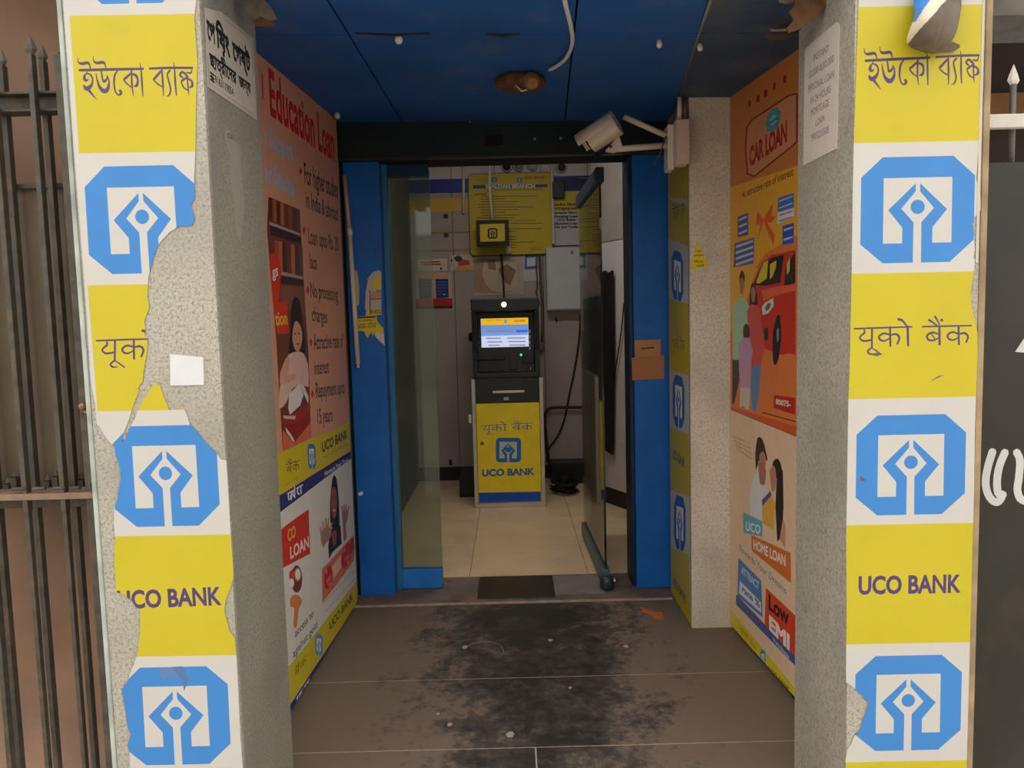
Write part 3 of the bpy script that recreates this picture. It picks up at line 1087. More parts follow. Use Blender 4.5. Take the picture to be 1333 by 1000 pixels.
# rear column side vinyl --------------------------------------------
PC = Print((0.748, 3.225, 0.0), (0, 1, 0))
for i, (y0, y1) in enumerate([(265, 314), (393, 483), (562, 640), (718, 830)]):
    PC.poly('band#%d' % i, 'vinyl_yellow', [(860, y0 - 8), (897, y0 + 3), (900, y1 + 8), (860, y1 - 8)])
PC.poly('band#5', 'vinyl_yellow', [(860, 190), (897, 208), (897, 262), (860, 252)])
for i, (yt, yb) in enumerate([(327, 391), (489, 556), (646, 716)]):
    f = lambda x, y, yt=yt, yb=yb: (882.3 + (yt - 327) * 0.010 + x * 7.6, (yt + yb) / 2 + y * (yb - yt) / 2 + x * 3.2)
    P8 = [(-.55, -1), (.55, -1), (1, -.6), (1, .6), (.55, 1), (-.55, 1), (-1, .6), (-1, -.6)]
    PC.poly('logo#%d' % i, (44, 104, 190), [f(*p) for p in P8])
    PC.poly('logo#%d' % i, WHT, [f(*p) for p in [(-.6, -.6), (.6, -.6), (.6, .62), (-.6, .62)]])
    for s in (-1, 1):
        PC.poly('logo#%d' % i, (44, 104, 190), [f(s * a, b) for a, b in [(.05, -.5), (.5, 0), (.26, .32), (.26, .66), (.06, .66), (.07, .22), (.28, -.02), (.05, -.34)]])
    PC.poly('logo#%d' % i, WHT, [f(*p) for p in [(-.06, .2), (.06, .2), (.06, 1), (-.06, 1)]])
    PC.poly('logo#%d' % i, (44, 104, 190), [f(.13 * math.cos(k), -.06 + .13 * math.sin(k)) for k in np.linspace(0, 6.0, 9)])
PC.strokes('lettering#1', 'vinyl_purple', HI, lambda x, y, *r: (874.5 + x / 70.0, 427 + y / 14 + x / 260), n=2)
PC.strokes('lettering#3', 'vinyl_purple', BN, lambda x, y, *r: (874.5 + x / 70.0, 258 + y / 16 - x / 200), n=2)
PC.text('lettering#2', 'vinyl_purple', 'UCO BANK', (876, 596), (892, 610), 12, bold=0.03)
PC.text('lettering#4', 'vinyl_purple', 'UCO BANK', (876.5, 760), (893.5, 786), 10, bold=0.03)
t = thing('vinyl_wrap', 'narrow bank vinyl strip on the shaded flank of the short granite column', 'sign', (0.747, 3.4, 0.0))
PC.build(t, [(0.001, 0.006), (0.40, 0.006), (0.40, 2.06), (0.001, 2.02)], 'vinyl_white', off=0.0018)

# ================================================================== POSTERS ON THE SIDE WALLS
SAL = (222, 160, 132)
RED = (206, 40, 38)
TXT = (74, 52, 50)
LWP = Print((-0.808, 2.613, 0.0), (-0.784 + 0.808, 3.657 - 2.613, 0))
cA, cB, cC, cD = crop(320, 60, 5), crop(320, 240, 5), crop(320, 420, 5), crop(320, 600, 5)
cE = crop(340, 740, 5.557)


def poster_outline(P, top_px, bot_px, u0, u1):
    pass


# --- education loan (upper board)
E1 = LWP
E1.layers = []
E1.poly('lettering#0', RED, [cA(74, 175), cA(84, 190), cA(88, 352), cA(80, 346)])
E1.text('lettering#1', RED, 'Education Loan', (346.5, 148), (431.5, 209.5), 57, bold=0.028)
E1.text('lettering#2', (172, 184, 212), 'y Support', (338, 187), (377, 209), 26, bold=0.03)
E1.text('lettering#2', (172, 184, 212), 'er Studies', (340, 236), (379, 256), 27, bold=0.03)
for s, a, b, h in [('For higher studies', (392, 239), (436, 258), 27), ('in India & abroad', (394, 270), (436, 288), 22), ('Loan upto Rs. 20', (397, 317), (437, 327), 21),
                   ('lacs', (399, 349), (408, 351), 19), ('No processing', (400, 387), (436, 392), 20), ('charges', (402, 418), (422, 421), 19),
                   ('Attractive rate of', (404, 455), (443, 452), 20), ('interest', (405, 488), (424, 485.5), 19), ('Repayment upto', (407, 518), (445, 512), 20), ('15 years', (409, 552), (429, 548.5), 20)]:
    E1.text('lettering#3', TXT, s, a, b, h, bold=0.016)
for x, y in [(386.5, 223), (391, 300), (396, 378), (400, 446), (402, 513)]:
    E1.poly('bullet#%d' % y, RED, [(x, y - 6), (x + 2.2, y), (x, y + 6), (x - 2.2, y)])
# picture of shelves and a reading student
pic = 'picture'
E1.poly(pic, (120, 62, 46), [cB(120, 80), cB(325, 165), cB(336, 330), cB(352, 600), cB(370, 900), cC(385, 200), cC(400, 750), cC(215, 845), cC(170, 100), cB(110, 300)])
for i, (xx, c) in enumerate([(122, (90, 36, 30)), (150, (186, 92, 56)), (172, (70, 40, 34)), (200, (196, 104, 60)), (226, (110, 54, 44)), (252, (150, 80, 58)), (282, (96, 56, 60)), (306, (120, 70, 66))]):
    sl = (165 - 80) / 205.0
    y0 = 86 + (xx - 120) * sl
    E1.poly(pic, c, [cB(xx, y0), cB(xx + 22, y0 + 9), cB(xx + 24, y0 + 150), cB(xx + 3, y0 + 142)])
for i, (xx, c) in enumerate([(160, (176, 84, 50)), (186, (200, 110, 66)), (212, (80, 44, 40)), (240, (120, 58, 44)), (268, (204, 112, 70)), (300, (90, 60, 66)), (322, (110, 84, 84))]):
    y0 = 360 + (xx - 150) * 0.25
    E1.poly(pic, c, [cB(xx, y0), cB(xx + 24, y0 + 6), cB(xx + 28, y0 + 205), cB(xx + 6, y0 + 200)])
E1.poly(pic, (58, 38, 40), [cB(128, 262), cB(332, 344), cB(336, 388), cB(134, 330)])
E1.poly(pic, (188, 168, 160), [cB(126, 242), cB(331, 322), cB(332, 336), cB(128, 264)])
E1.poly(pic, (66, 40, 40), [cB(196, 594), cB(352, 626), cB(356, 664), cB(200, 646)])
E1.poly(pic, (180, 158, 150), [cB(196, 566), cB(350, 602), cB(352, 620), cB(198, 590)])
E1.poly(pic, (140, 84, 74), [cB(198, 660), cB(356, 668), cB(366, 860), cB(200, 800)])
E1.poly('picture_tag#1', (222, 56, 30), [cB(132, 455), cB(184, 440), cB(206, 560), cB(196, 660), cB(186, 780), cB(160, 800), cB(140, 620)])
E1.text('picture_tag#1', WHT, 'gs', cB(147, 608), cB(184, 594), 15, bold=0.02)
E1.poly('picture_tag#2', (222, 60, 30), [cB(150, 770), cB(244, 762), cB(256, 965), cC(258, 70), cC(180, 76)])
E1.text('picture_tag#2', (244, 196, 70), 'tion', cB(166, 918), cB(246, 912), 18, bold=0.02)
E1.poly(pic, (52, 26, 26), [cB(268, 880), cB(275, 780), cB(300, 732), cB(332, 780), cB(345, 900), cC(352, 40), cC(368, 170), cC(345, 210), cC(285, 210), cC(255, 200), cC(262, 90)], curve=3)
E1.poly(pic, (222, 160, 134), [cC(282, 40), cC(300, -10), cC(330, 20), cC(344, 80), cC(336, 150), cC(318, 188), cC(296, 176), cC(278, 110)], curve=3)
E1.poly(pic, (172, 60, 58), [cC(304, 138), cC(318, 132), cC(328, 140), cC(316, 150)])
for xx in (296, 322):
    E1.poly(pic, (50, 30, 30), [cC(xx - 6, 72), cC(xx, 66), cC(xx + 7, 74), cC(xx, 80)])
E1.poly(pic, (236, 196, 178), [cC(250, 210), cC(300, 190), cC(350, 200), cC(382, 280), cC(384, 420), cC(340, 400), cC(280, 430), cC(238, 520), cC(190, 560), cC(196, 420), cC(226, 300)], curve=2)
E1.poly(pic, (226, 170, 146), [cC(196, 330), cC(236, 230), cC(262, 240), cC(248, 340), cC(300, 330), cC(290, 372), cC(230, 400), cC(196, 400)], curve=2)
E1.poly(pic, (238, 232, 226), [cC(256, 470), cC(320, 400), cC(352, 470), cC(330, 540), cC(262, 600), cC(250, 560)])
E1.poly(pic, (226, 220, 214), [cC(316, 392), cC(352, 404), cC(384, 480), cC(384, 530), cC(356, 470)])
E1.poly(pic, (180, 46, 38), [cC(222, 612), cC(300, 590), cC(388, 520), cC(392, 580), cC(310, 650), cC(230, 660)])
E1.poly(pic, (224, 190, 170), [cC(216, 606), cC(300, 608), cC(296, 630), cC(222, 626)])
E1.poly(pic, (160, 36, 32), [cC(228, 664), cC(312, 656), cC(396, 588), cC(398, 640), cC(290, 778), cC(236, 720)])
E1.poly(pic, (240, 228, 218), [cC(230, 678), cC(270, 730), cC(292, 770), cC(286, 780), cC(240, 716)])
E1.poly(pic, (222, 110, 76), [cC(214, 700), cC(232, 720), cC(290, 784), cC(398, 650), cC(404, 750), cC(215, 842)])
# yellow foot and the slanted purple strap
E1.poly('band#1', (214, 194, 40), [(355, 592), (363, 588), (453, 548), (462, 544), (462, 582), (455, 585.5), (367, 640), (355, 648)])
E1.poly('band#2', (48, 52, 122), [(355, 647), (367, 640.5), (455, 585.8), (462, 581), (462, 592), (455, 595), (368, 660), (355, 670)])
logo(E1, 'logo', (396, 406.5, 578, 610.5, 1.5), (44, 120, 200), WHT)
E1.text('lettering#5', (60, 46, 40), 'UCO BANK', (415, 589), (448.5, 570), 13, bold=0.03)
E1.text('lettering#6', (190, 70, 50), 'A Govt. of India Undertaking', (416.5, 597), (448.5, 578.5), 3.2)
BANK_HI = [k for k in HI if k[0][0] > 735]
E1.strokes('lettering#7', (60, 46, 40), BANK_HI, lambda x, y, *r: (367 + (x - 742) / 26.0, 598.0 + (y - 80) / 15.0 - (x - 742) / 95.0), n=2)
E1.text('lettering#8', (190, 70, 50), 'Govt. of India', (367, 632.5), (383, 623.5), 3)
E1.text('lettering#9', (236, 236, 244), 'Honours Your Trust', (418.5, 620), (449, 601), 6.5, bold=0.015)
E1.strokes('lettering#10', (236, 236, 244), [[(0, 0, 8), (48, 0, 8)], [(60, 0, 8), (100, 0, 8)], [(8, 0, 7), (6, 30, 7), (16, 44, 7), (22, 20, 7)], [(26, 0, 7), (27, 48, 7)], [(38, 0, 7), (36, 24, 7), (46, 40, 7)], [(48, -16, 6), (49, 48, 7)], [(70, 0, 7), (66, 26, 7), (78, 44, 7)], [(88, 0, 7), (90, 46, 7)]],
           lambda x, y, *r: (369 + x * 0.20, 643 + y * 0.22 - x * 0.115), n=2)
uTL, uTR = E1.uv(333, 74), E1.uv(437, 165)
zt0, zt1 = 2.255 - 0.02, 2.27
uR = 0.985
mid = [E1.uv(455, 595), E1.uv(368, 660)]
sl = (mid[0][1] - mid[1][1]) / (mid[0][0] - mid[1][0])
zm = lambda u: mid[1][1] + sl * (u - mid[1][0])
U0 = -0.38
t = thing('poster_board', 'salmon education loan poster with bullet points and a reading student, on the porch wall', 'poster', (-0.80, 3.1, 0.62))
E1.build(t, [(U0, zm(U0)), (uR, zm(uR)), (uR, zt1), (U0, zt0)], SAL, off=0.014)
Wn = np.array([-(LWP.U[1]), LWP.U[0], 0]) * -1.0
if Wn[0] < 0:
    Wn = -Wn


def wall_slab(name, P, pts, t0, t1, mat, parent):
    N = P.N
    q = [P.O + P.U * u + P.V * v + N * t0 for u, v in pts]
    return slab(name, [tuple(p) for p in q], tuple(N * (t1 - t0)), mat, parent)


wall_slab('backing_board', LWP, [(U0, zm(U0)), (uR, zm(uR)), (uR, zt1), (U0, zt0)], -0.004, 0.0134, M('board_edge', (70, 58, 50), rough=0.8), t)

# --- gold loan (lower board)
E1.layers = []
WHP = (226, 222, 214)
E1.poly('sign_panel', (214, 48, 34), [(360, 690), (368.6, 683), (397, 663), (399, 721), (370, 736), (360, 741)])
E1.text('sign_panel', (240, 176, 60), 'CO', (369.5, 706), (380, 698), 16, bold=0.03)
E1.text('sign_panel', (236, 222, 210), 'LOAN', (373, 728), (397.5, 712), 16, bold=0.03)
E1.poly('printed_figure#w', (34, 24, 26), [cD(540, 130), cD(552, 94), cD(570, 120), cD(580, 200), cD(586, 300), cD(588, 430), cD(560, 440), cD(532, 420), cD(526, 280)], curve=3)
E1.poly('printed_figure#w', (150, 96, 80), [cD(536, 190), cD(552, 170), cD(566, 190), cD(574, 260), cD(570, 330), cD(556, 380), cD(540, 350), cD(530, 270)], curve=3)
E1.poly('printed_figure#w', (230, 214, 204), [cD(546, 318), cD(558, 314), cD(562, 326), cD(552, 332)])
for xx in (542, 562):
    E1.poly('printed_figure#w', (30, 20, 20), [cD(xx - 5, 240), cD(xx, 234), cD(xx + 5, 242), cD(xx, 248)])
E1.poly('printed_figure#w', (38, 32, 40), [cD(530, 450), cD(560, 424), cD(596, 420), cD(604, 540), cD(560, 580), cD(540, 600), cD(520, 640), cD(514, 560)])
E1.poly('printed_figure#w', (138, 88, 74), [cD(536, 470), cD(560, 450), cD(572, 470), cD(566, 540), cD(548, 560)])
for k, (a, b) in enumerate([((470, 480), (462, 430)), ((486, 450), (478, 396)), ((502, 430), (500, 376)), ((514, 430), (518, 372)), ((526, 450), (540, 404))]):
    E1.strokes('printed_figure#w', (186, 140, 124), [[(a[0], a[1], 13), (b[0], b[1], 8)]], lambda x, y, *r: cD(x, y), n=2)
E1.poly('printed_figure#w', (178, 128, 112), [cD(464, 470), cD(500, 430), cD(534, 446), cD(530, 500), cD(496, 540), cD(482, 566), cD(466, 520)], curve=2)
for k, (a, b) in enumerate([((610, 340), (606, 296)), ((622, 330), (620, 284)), ((632, 330), (634, 286)), ((642, 340), (652, 296))]):
    E1.strokes('printed_figure#w', (176, 124, 108), [[(a[0], a[1], 11), (b[0], b[1], 7)]], lambda x, y, *r: cD(x, y), n=2)
E1.poly('printed_figure#w', (168, 112, 96), [cD(604, 340), cD(626, 322), cD(646, 340), cD(640, 390), cD(630, 420), cD(636, 500), cD(616, 520), cD(612, 420)], curve=2)
E1.poly('jewel_case', (220, 124, 86), [cD(472, 704), cD(520, 660), cD(600, 570), cD(682, 482), cD(690, 560), cD(684, 650), cD(590, 780), cD(476, 926)])
E1.poly('jewel_case', (240, 196, 150), [cD(540, 690), cD(600, 610), cD(604, 690), cD(550, 770)])
E1.oval('jewel_case', (206, 44, 46), *cD(514, 758), 5.4, 16, rot=0.12)
E1.oval('jewel_case', (206, 44, 46), *cD(634, 618), 6.2, 17, rot=0.2)
for k in range(8):
    E1.oval('jewel_case', (236, 120, 110), *cD(514 + 14 * math.cos(k), 758 + 46 * math.sin(k * 1.3)), 1.2, 3, n=6)
    E1.oval('jewel_case', (236, 120, 110), *cD(634 + 16 * math.cos(k), 618 + 46 * math.sin(k * 1.3)), 1.2, 3, n=6)
E1.poly('jewel_case', (150, 60, 50), [cD(660, 520), cD(682, 496), cD(684, 570), cD(668, 600)])
E1.oval('gold_bangles', (122, 54, 40), *cD(306, 770), 7.5, 18)
E1.oval('gold_bangles', (214, 150, 110), *cD(312, 740), 4.5, 9)
E1.oval('gold_bangles', (238, 234, 228), *cD(314, 740), 3.2, 7)
E1.oval('gold_bangles', (214, 60, 54), *cD(274, 750), 3.6, 8)
E1.oval('gold_bangles', (242, 236, 230), *cD(272, 796), 3.6, 6)
E1.poly('gold_bangles', (224, 138, 74), [cD(262, 900), cD(290, 870), cD(334, 890), cD(340, 930), cD(322, 960), cD(310, 1060), cD(296, 1090), cD(284, 1060), cD(290, 960), cD(264, 950)], curve=2)
E1.text('lettering#1', (66, 66, 84), 'access to', cE(218, 502), cE(352, 345), 11, bold=0.012)
E1.text('lettering#1', (66, 78, 130), 'against gold', cE(203, 652), cE(380, 425), 11, bold=0.012)
E1.text('lettering#2', (196, 120, 110), 'Instant loan against your gold ornaments', (415, 788), (457, 743), 3)
E1.text('lettering#2', (120, 120, 160), 'at lowest rate of interest', (420, 797), (458, 754), 3)
E1.poly('band#1', (214, 194, 40), [(360, 879), (376, 862), (460, 757), (470, 745), (470, 772), (461, 785), (379, 907), (360, 935)])
E1.poly('band#2', (48, 44, 128), [(360, 936), (379, 907.6), (461, 785.6), (470, 772.6), (470, 790), (459, 800), (382, 922), (360, 955)])
logo(E1, 'logo', (405.5, 415.5, 826, 853, 0), (70, 150, 210), WHT)
E1.text('lettering#3', (66, 50, 40), 'UCO BANK', (425, 821), (455.5, 780), 11, bold=0.03)
E1.strokes('lettering#4', (66, 50, 40), BANK_HI, lambda x, y, *r: (378 + (x - 742) / 29.0, 868.0 + (y - 80) / 19.0 - (x - 742) / 23.0), n=2)
E1.text('lettering#5', (236, 236, 244), 'Honours Your Trust', (427, 845.5), (452, 809), 5, bold=0.015)
E1.strokes('lettering#6', (236, 236, 244), [[(0, 0, 8), (48, 0, 8)], [(60, 0, 8), (100, 0, 8)], [(8, 0, 7), (6, 30, 7), (16, 44, 7), (22, 20, 7)], [(26, 0, 7), (27, 48, 7)], [(38, 0, 7), (36, 24, 7), (46, 40, 7)], [(70, 0, 7), (66, 26, 7), (78, 44, 7)], [(88, 0, 7), (90, 46, 7)]],
           lambda x, y, *r: (381 + x * 0.17, 909 + y * 0.16 - x * 0.25), n=2)
t = thing('poster_board', 'white gold loan poster with a woman raising both hands, low on the porch wall', 'poster', (-0.80, 3.1, 0.01))
E1.build(t, [(U0, 0.012), (uR + 0.004, 0.012), (uR + 0.004, zm(uR) - 0.002), (U0, zm(U0) - 0.002)], WHP, off=0.014)
wall_slab('backing_board', LWP, [(U0, 0.012), (uR + 0.004, 0.012), (uR + 0.004, zm(uR) - 0.002), (U0, zm(U0) - 0.002)], -0.004, 0.0134, MATS['board_edge'], t)

# --- right wall: car loan (upper) and home loan (lower)
RWP = Print((0.957, 2.605, 0.0), (0.925 - 0.957, 3.218 - 2.605, 0))
rA, rB, rC = crop(860, 60, 5), crop(860, 240, 5), crop(860, 420, 5)
rD = crop(860, 600, 3.333)
P = RWP
DRED = (150, 40, 34)
ORA = (232, 120, 44)
P.poly('ground_print', (240, 176, 50), [(950, 245), (1045, 215), (1045, 330), (950, 400)])
P.poly('ground_print', (230, 128, 66), [(950, 400), (968, 380), (1000, 330), (1045, 305), (1045, 600), (950, 560)])
P.poly('ground_print', (240, 180, 60), [(950, 330), (975, 345), (990, 350), (965, 420), (950, 440)])
P.poly('ground_print', (222, 92, 40), [(950, 528), (1045, 556), (1045, 585), (950, 545)])
for k, (x, y, w, h) in enumerate([(978, 136, 3, 9), (989, 129, 4, 9), (999, 122, 4, 9), (1011, 113, 3, 9), (1024, 104, 4, 10)]):
    P.poly('lettering#0', DRED, [(x, y - h / 2), (x + w, y - h / 2 - 2), (x + w, y + h / 2 - 2), (x, y + h / 2)])
P.poly('ground_print', (216, 146, 96), [(975, 196), (976, 166), (983, 156), (1032, 124), (1042, 122), (1042, 184), (1036, 190), (986, 229), (977, 226)])
fr = [(974.5, 196), (976, 166), (983, 156), (1032, 124), (1042, 122), (1042, 184), (1036, 190), (986, 229.5), (977, 226), (974.5, 196)]
P.strokes('lettering#1', DRED, [[(x, y, 2.2) for x, y in [a, b]] for a, b in zip(fr, fr[1:])], lambda x, y, *r: (x, y), n=1)
P.text('lettering#1', (176, 36, 36), 'CAR LOAN', (979.5, 216), (1029, 183), 23, bold=0.05)
P.poly('logo', (74, 156, 166), [(1011 + (9 + (k % 2) * 1.8) * math.cos(k * math.pi / 9), 156 - (9 + (k % 2) * 1.8) * math.cos(k * math.pi / 9) * 0.55 + (14 + (k % 2) * 2.5) * math.sin(k * math.pi / 9)) for k in range(18)])
P.poly('logo', (128, 196, 198), [(1011 + 5 * math.cos(k * math.pi / 5), 156 - 5 * math.cos(k * math.pi / 5) * 0.55 + 7 * math.sin(k * math.pi / 5)) for k in range(10)])
P.poly('logo', (60, 130, 144), [(1005, 160), (1017, 151), (1017, 154), (1005, 163)])
P.text('lettering#2', (92, 56, 30), 'At attractive rate of interest', (970, 258), (1037, 228), 9, bold=0.012)
for i, (q, c) in enumerate([([(964, 282), (978, 277), (978, 306), (964, 309)], (54, 92, 160)), ([(960, 317), (986, 309), (985, 343), (959, 348)], (60, 96, 168)),
                            ([(1017, 258), (1038, 251), (1038, 270), (1017, 276)], (60, 120, 200)), ([(1017, 277), (1038, 271), (1038, 282), (1016, 292)], (224, 226, 232)), ([(1023, 294), (1038, 290), (1038, 316), (1023, 319)], (50, 92, 190))]):
    P.poly('label_box#%d' % i, c, q)
    (xa, ya), (xb, yb) = q[0], q[1]
    hgt = q[3][1] - q[0][1]
    n = 4 if i == 1 else 3 if i == 0 else 2
    for k in range(n):
        f = (k + 0.35) / n
        P.poly('label_box#%d' % i, (200, 208, 228) if i != 3 else (70, 110, 180), [(xa + 1.6, ya + f * hgt), (xb - 1.6, yb + f * hgt + 0.3), (xb - 1.6, yb + f * hgt + hgt * 0.11), (xa + 1.6, ya + f * hgt + hgt * 0.11)])
for q in ([rB(640, 270), rB(650, 170), rB(690, 230), rB(752, 120), rB(744, 210), rB(776, 200), rB(740, 250), rB(700, 240)], [rB(690, 240), rB(710, 240), rB(764, 330), rB(756, 400)], [rB(672, 250), rB(690, 250), rB(650, 360), rB(640, 420)]):
    P.poly('ribbon_bow', (232, 96, 46), q)
# red car
P.poly('printed_car', (210, 52, 40), [rB(606, 660), rB(640, 600), rB(680, 510), rB(740, 462), rB(870, 432), rB(900, 430), rB(900, 1000), rC(900, 210), rC(860, 200), rC(800, 210), rC(700, 170), rC(672, 40), rB(640, 800)])
P.poly('printed_car', (40, 36, 36), [rB(622, 656), rB(650, 600), rB(686, 516), rB(744, 478), rB(826, 456), rB(800, 640), rB(700, 660)])
P.poly('printed_car', (220, 200, 60), [rB(640, 640), rB(690, 510), rB(722, 494), rB(712, 612), rB(664, 646)])
P.poly('printed_car', (220, 200, 60), [rB(732, 520), rB(776, 494), rB(772, 540), rB(750, 600), rB(732, 620)])
P.poly('printed_car', (54, 48, 44), [rB(836, 520), rB(900, 440), rB(900, 640), rB(826, 666)])
P.poly('printed_car', (216, 200, 90), [rB(842, 520), rB(866, 470), rB(862, 560), rB(846, 590)])
P.poly('printed_car', (236, 104, 72), [rB(676, 690), rB(800, 660), rB(900, 650), rB(900, 690), rB(780, 720), rB(690, 760)])
P.poly('printed_car', (228, 226, 220), [rB(678, 800), rB(700, 770), rB(754, 740), rB(758, 790), rB(720, 840), rB(684, 850)])
P.poly('printed_car', (110, 110, 108), [rB(700, 800), rB(722, 772), rB(740, 776), rB(728, 812), rB(706, 826)])
P.poly('printed_car', (44, 38, 38), [rC(692, 40), rC(720, 30), rC(722, 110), rC(696, 120)])
P.poly('printed_car', (34, 32, 34), [rC(752, 60), rC(776, -40), rC(800, -40), rC(806, 100), rC(790, 230), rC(770, 276), rC(752, 240)], curve=2)
P.poly('printed_car', (150, 154, 154), [rC(776, 50), rC(790, 30), rC(792, 110), rC(780, 130)])
# family beside the car
P.poly('printed_figure#m', (42, 28, 26), [rB(532, 600), rB(546, 558), rB(566, 590), rB(562, 650), rB(534, 650)], curve=2)
P.poly('printed_figure#m', (176, 112, 84), [rB(534, 630), rB(548, 606), rB(562, 630), rB(558, 690), rB(546, 720), rB(536, 690)], curve=2)
P.poly('printed_figure#m', (170, 212, 178), [rB(494, 780), rB(530, 736), rB(570, 744), rB(596, 800), rB(590, 900), rC(520, 250), rC(488, 240), rB(488, 900)])
P.poly('printed_figure#m', (52, 52, 66), [rC(486, 240), rC(526, 244), rC(530, 380), rC(500, 520), rC(484, 536)])
P.poly('printed_figure#w', (60, 34, 28), [rB(600, 720), rB(610, 650), rB(632, 650), rB(650, 740), rB(646, 810), rB(600, 810)], curve=2)
P.poly('printed_figure#w', (196, 130, 104), [rB(608, 690), rB(622, 664), rB(638, 700), rB(630, 760), rB(614, 760)], curve=2)
P.poly('printed_figure#w', (220, 84, 78), [rB(582, 820), rB(610, 780), rB(656, 790), rB(672, 850), rB(690, 1000), rC(700, 160), rC(672, 270), rC(614, 300), rC(590, 140)])
P.poly('printed_figure#w', (92, 140, 190), [rC(614, 300), rC(640, 270), rC(674, 280), rC(660, 460), rC(640, 586), rC(616, 574), rC(606, 440)])
P.poly('printed_figure#c', (56, 34, 30), [rC(556, 40), rC(572, 6), rC(596, 30), rC(598, 90), rC(560, 100)], curve=2)
P.poly('printed_figure#c', (206, 160, 196), [rC(524, 150), rC(556, 96), rC(598, 100), rC(620, 180), rC(606, 280), rC(602, 430), rC(540, 420), rC(530, 260)])
P.poly('printed_figure#c', (216, 206, 188), [rC(536, 420), rC(604, 428), rC(594, 570), rC(570, 560), rC(560, 540), rC(532, 552)])
P.poly('label_box#9', (196, 42, 34), [(1012, 514), (1040, 518), (1040, 540), (1011, 531)])
P.text('label_box#9', (240, 220, 210), '80075-', (1014, 526), (1034, 530), 7, bold=0.03)
P.poly('label_box#9', (120, 40, 36), [(996, 536), (1040, 548), (1040, 549.5), (996, 537.5)])
mL, mR = P.uv(953, 532), P.uv(1032, 564)
sl2 = (mL[1] - mR[1]) / (mL[0] - mR[0])
zq = lambda u: mR[1] + sl2 * (u - mR[0])
UA, UBR = -0.48, 0.598
t = thing('poster_board', 'orange car loan poster with a family beside a red car, on the porch wall', 'poster', (0.94, 2.9, 0.95))
P.build(t, [(UA, zq(UA)), (UBR, zq(UBR)), (UBR, 2.225), (UA, 2.175)], (206, 128, 62), off=0.012)
wall_slab('backing_board', P, [(UA, zq(UA)), (UBR, zq(UBR)), (UBR, 2.225), (UA, 2.175)], -0.004, 0.0114, MATS['board_edge'], t)
P.layers = []
for k in range(4):
    P.text('lettering#0', (140, 108, 94), ['Your dream home is now', 'within your reach with', 'the easiest home loan', 'at low interest'][k], (957 + k * 2, 569 + k * 5.5), (980 + k, 578 + k * 7.0), 3.4)
for nm, hair, face, top in (('printed_figure#m', [(636, 850), (650, 750), (684, 760), (708, 850), (716, 900), (690, 880), (660, 900), (640, 960)], [(664, 860), (686, 836), (706, 880), (700, 950), (680, 980), (662, 930)], None),
                            ('printed_figure#w', [(742, 960), (756, 900), (786, 886), (806, 930), (816, 1010), (800, 1010), (760, 1010)], [(738, 960), (752, 930), (768, 950), (772, 1000), (756, 1020), (736, 1000)], None)):
    P.poly(nm, (48, 28, 26) if nm == 'printed_figure#m' else (30, 22, 24), [rC(*p) for p in hair], curve=2)
    P.poly(nm, (196, 132, 104), [rC(*p) for p in face], curve=2)
P.poly('printed_figure#w', (40, 26, 26), [rD(520, 30), rD(545, 40), rD(548, 200), rD(540, 330), rD(520, 350), rD(512, 200)])
P.poly('printed_figure#m', (228, 226, 226), [rD(420, 60), rD(450, 30), rD(470, 80), rD(480, 160), rD(455, 300), rD(400, 260), rD(400, 130)])
P.poly('printed_figure#m', (176, 116, 90), [rD(436, 10), rD(456, 8), rD(470, 40), rD(466, 100), rD(444, 96)], curve=2)
P.poly('printed_figure#w', (198, 136, 110), [rD(486, 40), rD(502, 20), rD(516, 60), rD(512, 120), rD(496, 130)], curve=2)
P.poly('printed_figure#w', (92, 70, 132), [rD(452, 170), rD(490, 130), rD(496, 150), rD(456, 200)])
P.poly('printed_figure#w', (234, 178, 70), [rD(452, 200), rD(494, 150), rD(512, 190), rD(504, 300), rD(456, 270)])
P.poly('printed_figure#w', (214, 150, 126), [rD(545, 250), rD(556, 280), rD(556, 380), rD(530, 340)])
P.poly('label_box#1', (98, 176, 200), [rD(370, 222), rD(455, 262), rD(455, 328), rD(372, 312)])
P.text('label_box#1', (224, 238, 240), 'UCO', rD(382, 300), rD(446, 318), 11, bold=0.03)
P.poly('label_box#2', (222, 116, 40), [rD(405, 320), rD(580, 400), rD(580, 530), rD(408, 390)])
P.text('label_box#2', (246, 238, 226), 'HOME LOAN', rD(416, 380), rD(556, 456), 12, bold=0.03)
P.text('lettering#2', (110, 130, 176), 'Towards Your Dreams', rD(352, 386), rD(560, 580), 8, bold=0.012)
P.poly('label_box#3', (70, 130, 196), [rD(350, 420), rD(450, 520), rD(456, 680), rD(345, 585)])
P.poly('label_box#3', (228, 228, 232), [rD(356, 520), rD(448, 612), rD(450, 660), rD(352, 574)])
P.text('label_box#3', (214, 228, 240), 'ATTRACT', rD(362, 486), rD(440, 560), 9, bold=0.03)
P.text('label_box#3', (70, 100, 160), 'rate %', rD(366, 566), rD(444, 640), 8, bold=0.03)
P.poly('band#2', (72, 92, 150), [rD(340, 578), rD(600, 850), rD(600, 890), rD(338, 622)])
P.poly('label_box#4', (226, 66, 34), [rD(470, 550), rD(600, 672), rD(600, 850), rD(465, 710)])
P.text('label_box#4', (40, 26, 26), 'Low', rD(482, 640), rD(572, 716), 19, bold=0.04)
P.text('label_box#4', (246, 232, 226), 'EMI', rD(484, 728), rD(574, 822), 18, bold=0.05)
P.text('lettering#3', (220, 224, 236), 'No processing fee', rD(500, 776), rD(572, 858), 4, bold=0.02)
P.poly('band#1', (226, 206, 40), [rD(300, 628), rD(312, 640), rD(600, 990), rD(600, 1060), rD(300, 700)])
P.strokes('lettering#4', (110, 96, 40), HI, lambda x, y, *r: rD(352 + x / 16.0, 690 + y / 11.0 + x / 11.5), n=2)
